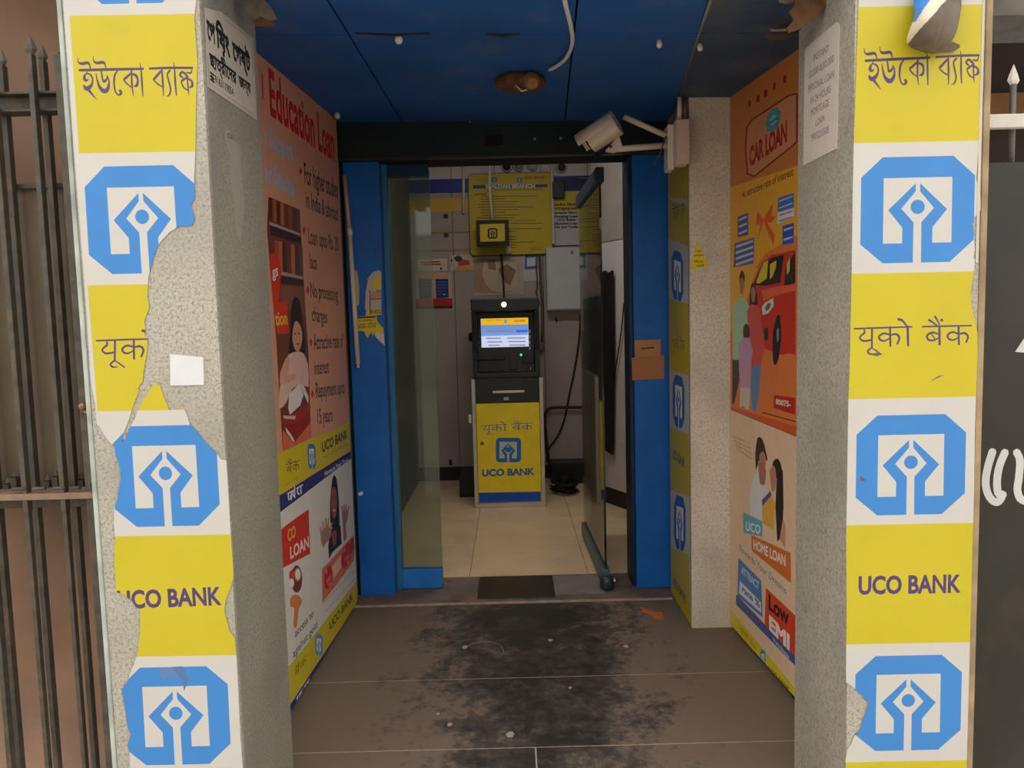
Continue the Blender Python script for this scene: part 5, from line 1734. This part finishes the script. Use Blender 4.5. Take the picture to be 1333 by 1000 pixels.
# beige door frame
box('frame_side', -0.288, -0.262, AY, AY + 0.0295, 0.0, 0.925, M('atm_beige'), t, 0.004)
box('frame_side', 0.192, 0.219, AY, AY + 0.0295, 0.0, 0.925, M('atm_beige'), t, 0.004)
box('frame_foot', -0.2615, 0.1915, AY, AY + 0.0295, 0.0, 0.034, M('atm_beige'), t, 0.004)
do = box('door', -0.260, 0.190, AY - 0.002, AY + 0.029, 0.036, 0.752, M('atm_yellow', (255, 222, 34), rough=0.4, var=0.08, scale=10), t, 0.006)
AP = Print((-0.27, AY - 0.002, 0.0), (1, 0, 0))
ABL = (40, 110, 176)
AP.poly('stripe', (20, 84, 196), [(622, 641.5), (704, 640), (704, 653), (701, 655), (625, 656), (622, 653)])
AP.strokes('lettering#1', ABL, HI, lambda x, y, *r: (626.5 + (x - 85) * 0.0595, 548.5 + (y - 80) * 0.048 - x * 0.002), n=3)
z5 = crop(580, 500, 5.555)
rr = []
for cx_, cy_, a0 in ((520, 415, -90), (520, 540, 0), (390, 540, 90), (390, 415, 180)):
    for k in range(5):
        a = math.radians(a0 + k * 22.5)
        rr.append((cx_ + 26 * math.cos(a), cy_ + 26 * math.sin(a)))
AP.poly('logo', (24, 120, 190), [z5(*q_) for q_ in rr])
AP.poly('logo', (206, 204, 190), [z5(*q_) for q_ in [(390, 418), (516, 418), (516, 538), (390, 538)]])
for s in (-1, 1):
    AP.poly('logo', (24, 120, 190), [z5(453 + s * a, b) for a, b in [(3, 430), (50, 482), (26, 516), (26, 540), (8, 540), (8, 506), (30, 480), (3, 446)]])
AP.poly('logo', (206, 204, 190), [z5(446, 505), z5(460, 505), z5(460, 568), z5(446, 568)])
AP.oval('logo', (24, 120, 190), *z5(453, 475), 4.6, 3.4, n=14)
AP.text('lettering#2', ABL, 'UCO BANK', (627.5, 620), (696, 618), 8.5, bold=0.05)
AP.oval('spot', (120, 70, 30), 627.5, 577.5, 2.2, 2.4, n=8)
AP.build(t, [(0.014, 0.040), (0.455, 0.040), (0.455, 0.748), (0.014, 0.748)], 'atm_yellow', base_part='door_face', off=0.0008)
# dispenser drawer
box('dispenser', -0.258, 0.190, AY - 0.006, AY + 0.0295, 0.760, 0.925, M('charcoal'), t, 0.004)
q0, q1 = ax_(641.5, 512), ax_(682.5, 507)
box('cash_slot', q0[0], q1[0], AY - 0.012, AY - 0.0065, q0[1], q1[1] - 0.004, M('slot_ivory', (232, 214, 190), rough=0.4), t, 0.002)
q = ax_(659, 519)
box('badge', q[0] - 0.018, q[0] + 0.018, AY - 0.009, AY - 0.0065, q[1] - 0.011, q[1] + 0.011, M('badge_grey', (180, 184, 180), rough=0.4), t, 0.001)
# upper head: cheeks, hood, recessed fascia
BK, CH = M('black_plastic'), M('charcoal')
box('head_shell', -0.268, 0.196, AY + 0.09, 6.10, 0.932, 1.49, BK, t, 0.006)
slab('cheek', [(-0.272, AY + 0.0, 0.93), (-0.272, AY + 0.20, 0.93), (-0.272, AY + 0.20, 1.40), (-0.272, AY - 0.03, 1.40), (-0.272, AY + 0.01, 1.12)], (0.035, 0, 0), BK, t, 0.003)
slab('cheek', [(0.165, AY + 0.0, 0.93), (0.165, AY + 0.20, 0.93), (0.165, AY + 0.20, 1.40), (0.165, AY - 0.03, 1.40), (0.165, AY + 0.01, 1.12)], (0.035, 0, 0), BK, t, 0.003)
box('hood', -0.274, 0.202, AY - 0.035, AY + 0.20, 1.402, 1.492, CH, t, 0.008)
q = ax_(656, 396.5)
lathe('hood_lamp', [(0.017, 0), (0.019, 0.003), (0.015, 0.006), (0.004, 0.007)], (q[0], AY - 0.035, q[1] - 0.001), (0, -1, 0), M('lamp_glow', (250, 238, 214), rough=0.3, var=0.0, emit=0.9), t, 16)
box('keyboard_shelf', -0.256, 0.188, AY - 0.004, AY + 0.089, 0.934, 0.968, CH, t, 0.004)
slab('fascia', [(-0.236, AY + 0.035, 0.969), (0.164, AY + 0.035, 0.969), (0.164, AY + 0.075, 1.40), (-0.236, AY + 0.075, 1.40)], (0, 0.014, 0), M('fascia_dark', (26, 28, 31), rough=0.4, var=0.1), t, 0.002)
# screen
SP = Print((-0.23, AY + 0.052, 0.0), (1, 0, 0))
s0, s1 = SP.uv(627, 456.5), SP.uv(687.5, 413.5)
bx0, bx1 = SP.O[0] + s0[0], SP.O[0] + s1[0]
so = box('screen', bx0 - 0.012, bx1 + 0.012, AY + 0.053, AY + 0.068, s0[1] - 0.012, s1[1] + 0.012, BK, t, 0.002)
M('scr_blue', (110, 150, 214), var=0.02, emit=0.55)
M('scr_pale', (190, 198, 222), var=0.02, emit=0.6)
M('scr_yellow', (244, 186, 20), var=0.02, emit=0.55)
M('scr_deep', (40, 92, 220), var=0.02, emit=0.6)
M('scr_red', (190, 90, 60), var=0.02, emit=0.5)
M('scr_text', (120, 130, 170), var=0.02, emit=0.5)
sp_ = crop(580, 370, 6.25)
SP.layers = []
SP.poly('display', 'scr_yellow', [sp_(290, 270), sp_(672, 266), sp_(672, 326), sp_(290, 334)])
SP.poly('display', 'scr_blue', [sp_(290, 334), sp_(672, 326), sp_(672, 412), sp_(290, 424)])
SP.poly('display', 'scr_deep', [sp_(572, 374), sp_(672, 372), sp_(672, 390), sp_(572, 392)])
SP.text('display', 'scr_red', 'UCO BANK', sp_(560, 306), sp_(650, 304), 2.6, bold=0.05)
SP.strokes('display', 'scr_red', HI, lambda x, y, *r: sp_(318 + x * 0.12, 278 + y * 0.06), n=1)
SP.oval('display', 'scr_blue', *sp_(488, 302), 2.2, 2.8, n=8)
for k, (xa, xb, yy) in enumerate([(330, 560, 380), (330, 450, 436), (500, 650, 434), (340, 460, 466), (510, 650, 463), (350, 440, 494), (520, 650, 492)]):
    SP.poly('display', 'scr_text', [sp_(xa, yy), sp_(xb, yy - 1), sp_(xb, yy + 8), sp_(xa, yy + 9)])
SP.build(so, [s0, (s1[0], s0[1]), s1, (s0[0], s1[1])], 'scr_pale', base_part='display', off=0.0005)
for i in range(4):
    for x, mt in ((689.5, M('key_grey', (176, 166, 160), rough=0.5)), (624.2, M('key_dim', (70, 66, 60), rough=0.5))):
        q = SP.O + SP.U * SP.uv(x, 431.5 + i * 7.2)[0] + SP.V * SP.uv(x, 431.5 + i * 7.2)[1]
        box('function_key', q[0] - 0.0055, q[0] + 0.0055, AY + 0.046, AY + 0.0505, q[2] - 0.012, q[2] + 0.012, mt, t, 0.0015)
# keypad bay, receipt and card units
kp = [SP.uv(619.5, 491)[0] + SP.O[0], SP.uv(657.5, 468)[0] + SP.O[0]]
box('keypad_hood', kp[0], kp[1], AY + 0.0, AY + 0.034, 1.060, 1.078, BK, t, 0.003)
kpo = box('keypad', kp[0] + 0.004, kp[1] - 0.004, AY + 0.006, AY + 0.033, 0.971, 0.985, M('pad_black', (16, 16, 17), rough=0.5), t, 0.002)
for r_ in range(2):
    for c_ in range(4):
        xk = kp[0] + 0.045 + c_ * 0.034
        box('key', xk - 0.010, xk + 0.010, AY + 0.009 + r_ * 0.012, AY + 0.018 + r_ * 0.012, 0.9855, 0.990 , M('key_steel', (84, 84, 82), rough=0.4, metal=0.4), kpo, 0.001)
q = SP.O + SP.U * SP.uv(668, 464)[0] + SP.V * SP.uv(668, 464)[1]
box('receipt_unit', q[0] - 0.026, q[0] + 0.026, AY + 0.018, AY + 0.034, 0.985, 1.100, M('charcoal'), t, 0.003)
box('card_reader', 0.082, 0.158, AY + 0.012, AY + 0.036, 1.028, 1.100, M('reader_dark', (22, 24, 24), rough=0.35), t, 0.004)
q = onY(678.3, 462, AY + 0.012)
lathe('card_light', [(0.007, 0), (0.008, 0.002), (0.003, 0.004)], (q[0], AY + 0.0115, q[2]), (0, -1, 0), M('green_light', (40, 230, 90), rough=0.3, var=0.0, emit=1.6), t, 10)
q = onY(691, 480, AY + 0.03)
lathe('lock', [(0.009, 0), (0.010, 0.003), (0.005, 0.006)], (q[0], AY + 0.034, q[2]), (0, -1, 0), M('steel'), t, 10)
q = onY(681, 481.5, AY + 0.03)
box('card_slot', q[0] - 0.010, q[0] + 0.010, AY + 0.03, AY + 0.0345, q[2] - 0.003, q[2] + 0.003, M('key_steel'), t)
q = onY(612.5, 439, AY + 0.05)
lathe('side_knob', [(0.030, 0), (0.034, 0.006), (0.030, 0.018), (0.012, 0.022)], (q[0] + 0.012, AY + 0.05, q[2]), (-1, -0.5, 0), BK, t, 14)
q = onY(612, 546, AY)
box('padlock', q[0] - 0.013, q[0] + 0.010, AY + 0.004, AY + 0.028, q[2] - 0.030, q[2] + 0.032, M('white_plastic'), t, 0.004)
tube('signal_cable', [tuple(onY(656, 388, 5.6)), tuple(onY(655.5, 372, 5.9)), tuple(onY(654, 350, 6.3)), tuple(onY(652, 326, 6.385)), tuple(onY(651, 318, 6.385))], 0.008, M('rubber'), t, 8, curve=4)

# ================================================================== BACK WALL THINGS
def bk(x, y, off=0.0):
    q_ = onY(x, y, YBK - off)
    return (q_[0], q_[2])


BW = Print((-1.0, YBK - 0.03, 0.0), (1, 0, 0))


def flat_panel(name, label, cat, x0, y0, x1, y1, thick, edge_mat, face, prints=None, rad=0.0, gap=0.001, base_part='face', off_wall=0.0):
    """Board on the back wall: body of real thickness with a printed face."""
    Yf = YBK - off_wall - thick
    Pn = Print((-1.0, Yf, 0.0), (1, 0, 0))
    u0, v0 = Pn.uv((x0 + x1) / 2, y1)
    ul, ur = Pn.uv(x0, (y0 + y1) / 2)[0], Pn.uv(x1, (y0 + y1) / 2)[0]
    vt, vb = Pn.uv((x0 + x1) / 2, y0)[1], v0
    tt = thing(name, label, cat, (-1 + (ul + ur) / 2, Yf + thick / 2, vb))

    def rr_(i):
        if rad <= 0:
            return [(ul + i, vb + i), (ur - i, vb + i), (ur - i, vt - i), (ul + i, vt - i)]
        out = []
        for cx_, cy_, a0 in ((ur - rad, vt - rad, 0), (ul + rad, vt - rad, 90), (ul + rad, vb + rad, 180), (ur - rad, vb + rad, 270)):
            for k in range(6):
                a = math.radians(a0 + k * 18)
                out.append((cx_ + (rad - i) * math.cos(a), cy_ + (rad - i) * math.sin(a)))
        return out
    slab('body', [(-1 + u, Yf, v) for u, v in rr_(0)], (0, thick - gap, 0), edge_mat, tt)
    if prints:
        prints(Pn)
    Pn.build(tt, rr_(rad * 0.12 if rad else 0.0005), face, base_part=base_part, off=0.0008)
    return tt


BY = (206, 180, 28)
w2 = crop(600, 190, 6.667)


def nb(P):
    P.strokes('lettering#1', (150, 60, 50), HI, lambda x, y, *r: w2(110 + x * 0.10, 282 + y * 0.05), n=1)
    P.text('lettering#1', (190, 90, 40), 'UCO BANK', w2(545, 288), w2(735, 284), 3.4, bold=0.06)
    for cx_ in (290, 508):
        P.poly('logo', (70, 130, 170), [w2(cx_ - 24, 276), w2(cx_ + 24, 274), w2(cx_ + 26, 312), w2(cx_ - 24, 314)])
        P.poly('logo', (190, 196, 150), [w2(cx_ - 8, 286), w2(cx_ + 8, 286), w2(cx_ + 8, 304), w2(cx_ - 8, 304)])
    P.strokes('lettering#1', (150, 60, 50), HI[1:6], lambda x, y, *r: w2(330 + x * 0.10, 280 + y * 0.05), n=1)
    P.poly('title_band', (54, 56, 140), [w2(104, 342), w2(752, 332), w2(752, 358), w2(104, 372)])
    P.text('title_band', (220, 220, 226), 'SEALDAH BRANCH', w2(214, 366), w2(644, 360), 4.0, bold=0.06)
    P.text('lettering#2', (110, 104, 60), 'CITIZENS CHARTER FOR YOUR INFORMATION', w2(300, 388), w2(716, 382), 1.8, bold=0.04)
    rnd_ = random.Random(5)
    P.text('lettering#3', (86, 74, 40), 'NOTICE', w2(118, 430), w2(220, 426), 2.2, bold=0.05)
    for k in range(20):
        y = 436 + k * 23.5
        xa = 140 + rnd_.randint(0, 40)
        xb = xa + rnd_.choice([220, 330, 480, 560])
        xb = min(xb, 740)
        P.poly('lettering#4', (112, 96, 24), [w2(xa, y), w2(xb, y - 4), w2(xb, y + 2), w2(xa, y + 6)])
    P.poly('lettering#5', (206, 150, 40), [w2(590, 880), w2(700, 876), w2(700, 905), w2(600, 915)])


flat_panel('notice_board', 'large yellow bank branch notice board with rounded black frame', 'board', 610.5, 225, 719, 332, 0.028, M('board_black', (24, 20, 20), rough=0.4), BY, nb, rad=0.035)


def nb2(P):
    P.poly('white_field', (196, 190, 186), [w2(790, 566), w2(1300, 560), w2(1300, 860), w2(790, 860)])
    P.poly('stripe', (30, 40, 90), [w2(760, 280), w2(1300, 280), w2(1300, 390), w2(900, 392), w2(900, 450), w2(760, 450)])
    for k, (xa, xb, yy, s) in enumerate([(800, 1000, 520, 'MAHILA VIKAS'), (806, 1010, 555, 'YOJANA'), (800, 1010, 590, 'Reverse Mort'), (806, 1014, 622, 'Housing Loan'), (836, 1000, 652, 'UCO Shelter'), (806, 1014, 684, 'Education Loan'), (810, 1014, 714, 'Car and Trade')]):
        P.text('lettering', (74, 66, 40) if k < 2 else (60, 54, 60), s, w2(xa, yy), w2(xb, yy - 3), 3.0, bold=0.06)


flat_panel('notice_board', 'narrower yellow and white notice board behind the glass door leaf', 'board', 719.5, 232, 772, 319, 0.02, M('board_black'), (214, 186, 40), nb2)


def dsp(P):
    v = w2
    P.poly('face_panel', (222, 190, 30), [v(164, 680), v(380, 674), v(382, 826), v(168, 832)])
    P.poly('logo', (40, 34, 30), [v(244, 714), v(306, 712), v(318, 728), v(318, 790), v(306, 804), v(244, 806), v(232, 792), v(232, 728)])
    P.poly('logo', (206, 180, 60), [v(248, 728), v(304, 726), v(304, 790), v(248, 792)])
    for s in (-1, 1):
        P.poly('logo', (40, 34, 30), [v(276 + s * a, b) for a, b in [(2, 734), (24, 758), (12, 776), (12, 796), (4, 796), (4, 770), (14, 756), (2, 744)]])
    P.oval('logo', (40, 34, 30), *v(276, 758), 1.1, 1.1, n=8)


t = flat_panel('display_box', 'small black framed display with a yellow face hanging on a white rod', 'display', 620, 286.5, 662.5, 320, 0.05, M('rubber'), (18, 18, 18), dsp, off_wall=0.16)
Yd = YBK - 0.185
q = [onY(x, y, Yd) for x, y in ((637, 200), (637.5, 250), (641, 287))]
tube('hanger_rod', [(a[0], Yd, a[2]) for a in q], 0.011, M('cable_white'), t, 8)
# second white drop pipe left of the board
q = [onY(603.5, y, YBK - 0.02) for y in (200, 278)]
o = tube('drop_pipe', [(a[0] - 0.0, YBK - 0.02, a[2]) for a in q], 0.012, M('cable_white'), None, 8)
tag(o, 'thin white pipe down the wall left of the yellow notice board', 'pipe')
recentre(o)
# ceiling-side round fittings above the board
for i, (x, y, lb, dome) in enumerate([(659.5, 216, 'round white socket with dark bore above the notice board', (30, 30, 32)), (675, 215, 'silver ringed fitting above the notice board middle', (150, 140, 132)), (693, 214, 'pale blank rosette above the notice board, next to the tall trunking', (196, 190, 186)), (731, 217, 'white round fitting above the narrow notice board', (60, 60, 62))]):
    q = onY(x, y, YBK - 0.05)
    tt = thing('round_fitting', lb, 'fitting', (q[0], YBK - 0.03, q[2] - 0.05), 'round fittings on the back wall')
    c0 = (q[0], YBK - 0.001, q[2])
    lathe('base_ring', [(0.046, 0), (0.048, 0.01), (0.042, 0.030), (0.038, 0.040)], c0, (0, -1, 0), M('room_white'), tt, 18)
    lathe('centre', [(0.030, 0), (0.032, 0.01), (0.022, 0.022), (0.006, 0.028)], (q[0], YBK - 0.0405, q[2] - 0.004), (0, -1, -0.15), INK(dome), tt, 16)
# vertical trunking beside the board
q0, q1 = onY(714.5, 200, YBK - 0.01), onY(718.5, 318, YBK - 0.01)
o = box('trunking', q1[0] - 0.002, q1[0] + 0.022, YBK - 0.055, YBK - 0.0305, q1[2], q0[2], M('trunk_white', (206, 196, 192), rough=0.5), None, 0.003)
tag(o, 'white cable trunking between the two yellow notice boards', 'trunking')
recentre(o)
# black unit over the narrow board
q0, q1 = onY(719, 237, YBK - 0.06), onY(735, 258, YBK - 0.06)
o = box('dark_unit', q0[0], q1[0], YBK - 0.075, YBK - 0.0225, q1[2], q0[2], M('black_plastic'), None, 0.004)
tag(o, 'small black box at the upper corner of the narrow notice board', 'box')
recentre(o)
# distribution box
t = thing('distribution_box', 'pale grey steel distribution box on the wall right of the cash machine', 'box', (0.45, YBK - 0.06, 1.4))
q0, q1 = onY(711, 322.5, YBK - 0.11), onY(768, 403, YBK - 0.11)
box('body', q0[0] - 0.002, q1[0], YBK - 0.11, YBK - 0.001, q1[2], q0[2], M('box_grey'), t, 0.004)
box('door', q0[0] + 0.010, q1[0] - 0.006, YBK - 0.118, YBK - 0.1105, q1[2] + 0.010, q0[2] - 0.010, M('box_grey_door', (200, 204, 208), rough=0.45, var=0.05), t, 0.003)
q = onY(744.5, 327, YBK - 0.12)
slab('warning_mark', [(q[0] - 0.012, YBK - 0.119, q[2] - 0.022), (q[0] + 0.012, YBK - 0.119, q[2] - 0.022), (q[0], YBK - 0.119, q[2] + 0.018)], (0, 0.0006, 0), M('warn_red', (190, 70, 60)), t)
# pipes beside it
for i, (pts, r, lb) in enumerate([([(702, 330), (704, 370), (706, 402), (706, 445)], 0.011, 'brown pipe down the wall between cash machine and distribution box'), ([(698, 345), (699.5, 372), (698, 380), (702, 395)], 0.006, 'thin dark loop of flex left of the brown pipe')]):
    o = tube('wall_pipe', [tuple(onY(x, y, YBK - 0.02)) for x, y in pts], r, M('pipe_brown', (104, 84, 76), rough=0.6, var=0.2), None, 8, curve=4)
    tag(o, lb, 'pipe')
    recentre(o)
q = onY(704.5, 452, YBK - 0.02)
o = lathe('pipe_cap', [(0.022, 0), (0.028, 0.012), (0.026, 0.045), (0.014, 0.055)], (q[0], YBK - 0.032, q[2] - 0.03), (0, 0, 1), M('cap_grey', (120, 112, 102), rough=0.6), None, 12)
tag(o, 'grey end cap beside the cash machine head', 'cap')
recentre(o)
# hanging black wire and bent hose on the right
o = tube('hanging_wire', [tuple(onY(x, y, YBK - 0.02)) for x, y in [(755.5, 410), (754, 440), (749, 475), (741, 515), (735, 545), (726, 568), (714, 585), (712, 600)]], 0.0075, M('rubber'), None, 7, curve=5)
tag(o, 'long black wire sagging from the distribution box towards the floor', 'cable')
recentre(o)
o = tube('bent_hose', [tuple(onY(x, y, YBK - 0.04)) for x, y in [(765, 530.5), (740, 530.5), (720, 531), (712, 535), (709, 545), (711, 570), (714, 598), (718, 612)]], 0.012, M('hose_dark', (52, 40, 38), rough=0.6), None, 8, curve=5)
tag(o, 'dark bent hose running along the wall behind the cash machine', 'hose')
recentre(o)
o = slab('wall_gouge', [tuple(onY(x, y, YBK - 0.002)) for x, y in [(723, 412), (726, 418), (724.5, 421), (722.5, 416)]], (0, 0.001, 0), M('rubber'))
tag(o, 'small black gash in the wall panel under the distribution box', 'mark')
# tangled black leads and a black unit on the floor
q0 = onZ(735, 642)
t = thing('cable_heap', 'heap of black leads on the floor right of the cash machine', 'cable', (q0[0], q0[1], 0.0))
for k in range(7):
    pts = []
    rnd_ = random.Random(20 + k)
    for j in range(9):
        a = j * 1.1 + k
        pts.append((q0[0] + 0.10 * math.cos(a) * rnd_.uniform(0.5, 1.1), q0[1] + 0.14 * math.sin(a) * rnd_.uniform(0.4, 1.0), 0.010 + 0.012 * k + rnd_.uniform(0, 0.012)))
    tube('lead', pts, 0.008, M('rubber'), t, 6, curve=4)
box('plug', q0[0] - 0.03, q0[0] + 0.03, q0[1] - 0.03, q0[1] + 0.03, 0.09, 0.13, M('rubber'), t, 0.008)
o = box('power_unit', 0.30, 0.62, YBK - 0.26, YBK - 0.06, 0.0, 0.17, M('black_plastic'), None, 0.006)
tag(o, 'low black power unit against the skirting right of the cash machine', 'box')
recentre(o)
o = box('power_unit', -0.42, -0.30, 5.75, 6.2, 0.0, 0.15, M('black_plastic'), None, 0.006)
tag(o, 'black power unit on the floor left of the cash machine', 'box')
recentre(o)


# posters and small notices on the back wall
def redblue(P):
    v = crop(500, 300, 7.143)
    P.poly('print_blue', (36, 66, 120), [v(315, 450), v(440, 450), v(445, 630), v(330, 636)])
    P.poly('print_blue', (36, 62, 116), [v(478, 452), v(596, 450), v(600, 626), v(484, 632)])
    P.poly('print_blue', (214, 220, 226), [v(548, 600), v(560, 582), v(570, 602)])
    P.poly('print_red', (190, 44, 44), [v(290, 636), v(640, 630), v(640, 700), v(290, 704)])
    P.poly('print_red', (84, 36, 34), [v(290, 704), v(640, 700), v(640, 730), v(290, 732)])
    P.poly('print_pale', (224, 170, 140), [v(290, 400), v(600, 396), v(600, 440), v(290, 446)])
    for k in range(5):
        P.poly('print_blue', (90, 116, 160), [v(335, 475 + k * 28), v(425, 474 + k * 28), v(425, 482 + k * 28), v(335, 484 + k * 28)])
        P.poly('print_blue', (90, 116, 160), [v(494, 475 + k * 28), v(584, 474 + k * 28), v(584, 482 + k * 28), v(494, 484 + k * 28)])


flat_panel('wall_poster', 'red and navy wall poster seen half through the fixed glass pane', 'poster', 541, 355, 588.5, 402, 0.004, M('room_white'), (216, 178, 160), redblue)


def strip1(P):
    v = crop(500, 300, 7.143)
    P.poly('print_red', (190, 56, 52), [v(340, 292), v(520, 284), v(520, 298), v(340, 306)])
    P.poly('print_red', (190, 56, 52), [v(360, 312), v(530, 306), v(530, 322), v(360, 326)])
    P.poly('print_dark', (50, 50, 46), [v(520, 345), v(540, 345), v(540, 365), v(520, 366)])


flat_panel('wall_notice', 'cream wall notice with two red lines above the red and navy poster', 'notice', 544, 337, 582, 353, 0.003, M('room_white'), (216, 204, 186), strip1)


def strip2(P):
    v = crop(500, 300, 7.143)
    P.poly('print_figure', (70, 56, 70), [v(650, 250), v(690, 232), v(720, 250), v(740, 290), v(690, 296), v(660, 280)])
    P.poly('print_figure', (196, 70, 56), [v(690, 300), v(740, 270), v(790, 280), v(800, 320), v(730, 330), v(690, 336)])
    P.poly('print_ground', (222, 160, 70), [v(660, 340), v(830, 330), v(830, 372), v(640, 376)])
    P.poly('print_dark', (60, 56, 60), [v(618, 270), v(634, 262), v(632, 294), v(620, 298)])


flat_panel('wall_notice', 'small picture notice of figures under the notice board corner', 'notice', 586, 332, 616, 352.5, 0.003, M('room_white'), (206, 190, 176), strip2)


def strip3(P):
    P.poly('print_ground', (176, 146, 118), [(600, 344), (612, 338), (640, 337), (668, 340), (676, 352), (672, 376), (655, 381), (618, 381), (604, 374), (599, 360)], curve=2)
    P.poly('print_figure', (206, 184, 156), [(630, 342), (648, 338), (672, 342), (674, 372), (660, 380), (640, 378), (628, 360)], curve=2)
    P.poly('print_figure', (150, 116, 92), [(648, 350), (660, 344), (672, 352), (664, 372), (655, 366)])
    P.poly('print_figure', (160, 122, 94), [(634, 340), (644, 338), (646, 352), (636, 350)])


flat_panel('wall_poster', 'torn pale poster with tan blotches on the wall behind the top of the cash machine', 'poster', 617.5, 334, 681, 384, 0.003, M('room_white'), (196, 178, 168), strip3)


def strip4(P):
    P.poly('print_blue', (70, 110, 170), [(683, 332), (700, 331), (700, 350), (683, 351)])
    P.poly('print_pale', (220, 220, 226), [(686, 336), (697, 335), (697, 346), (686, 347)])


flat_panel('wall_notice', 'blue and white leaflet between the cash machine top and the distribution box', 'notice', 681, 329, 703, 366, 0.003, M('room_white'), (206, 200, 196), strip4)
# screw blocks on the cover strips
for i, (x, y) in enumerate([(580.5, 281.5), (581, 306)]):
    q = onY(x, y, YBK)
    o = box('screw_block', q[0] - 0.017, q[0] + 0.017, YBK - 0.016, YBK - 0.005, q[2] - 0.014, q[2] + 0.014, M('block_dark', (50, 42, 32), rough=0.6), None, 0.002)
    tag(o, ['dark block under the yellow wall stripe', 'dark block on the second tan cover strip under the yellow stripe'][i], 'block')
    recentre(o)
# speaker-like knob under the display
q = onY(661.5, 326, YBK - 0.08)
o = lathe('sensor', [(0.022, 0), (0.030, 0.01), (0.030, 0.05), (0.02, 0.062)], (q[0], YBK - 0.03, q[2]), (0, -1, 0), M('white_plastic'), None, 14)
tag(o, 'white sensor knob at the lower edge of the yellow notice board', 'sensor')
recentre(o)
# dark slatted strip on the angled partition
sa = thing('slat_strip', 'tall dark strip hanging on the white partition beside the door leaf', 'strip', (0.68, 5.4, 0.4))


def part_at(x, y):
    d = ray(x, y)
    n3 = np.array([pn[0], pn[1], 0])
    p3 = np.array([pa0[0] + pn[0] * 0.02, pa0[1] + pn[1] * 0.02, 0])
    return CP + d * (((p3 - CP) @ n3) / (d @ n3))


pp = [part_at(*q_) for q_ in [(786, 356), (789, 352), (794, 356), (799, 352), (800, 470), (799, 592), (790, 586), (787, 470)]]
slab('strip', [tuple(a) for a in pp], (pn[0] * 0.02, pn[1] * 0.02, 0), M('strip_dark', (34, 24, 20), rough=0.8, var=0.4, scale=30, bump=0.5), sa, 0.002)
tube('cord', [tuple(part_at(*q_)) for q_ in [(812, 395), (809, 430), (803, 470), (799, 500)]], 0.005, M('rubber'), sa, 6, curve=3)
q = onZ(785, 657)
o = tube('stand_pipe', [(q[0], q[1], 0.0), (q[0] - 0.001, q[1], 1.05)], 0.010, M('stand_grey', (150, 140, 126), rough=0.5), None, 8)
tag(o, 'pale upright pipe standing on the floor seen through the door leaf', 'pipe')
recentre(o)
# low marks on the back panels
q = onY(586.5, 602, YBK)
o = box('socket_hole', q[0] - 0.012, q[0] + 0.012, YBK - 0.006, YBK - 0.0005, q[2] - 0.024, q[2] + 0.024, M('rubber'), None, 0.002)
tag(o, 'small black latch low on the white wall panel left of the cash machine', 'latch')
recentre(o)
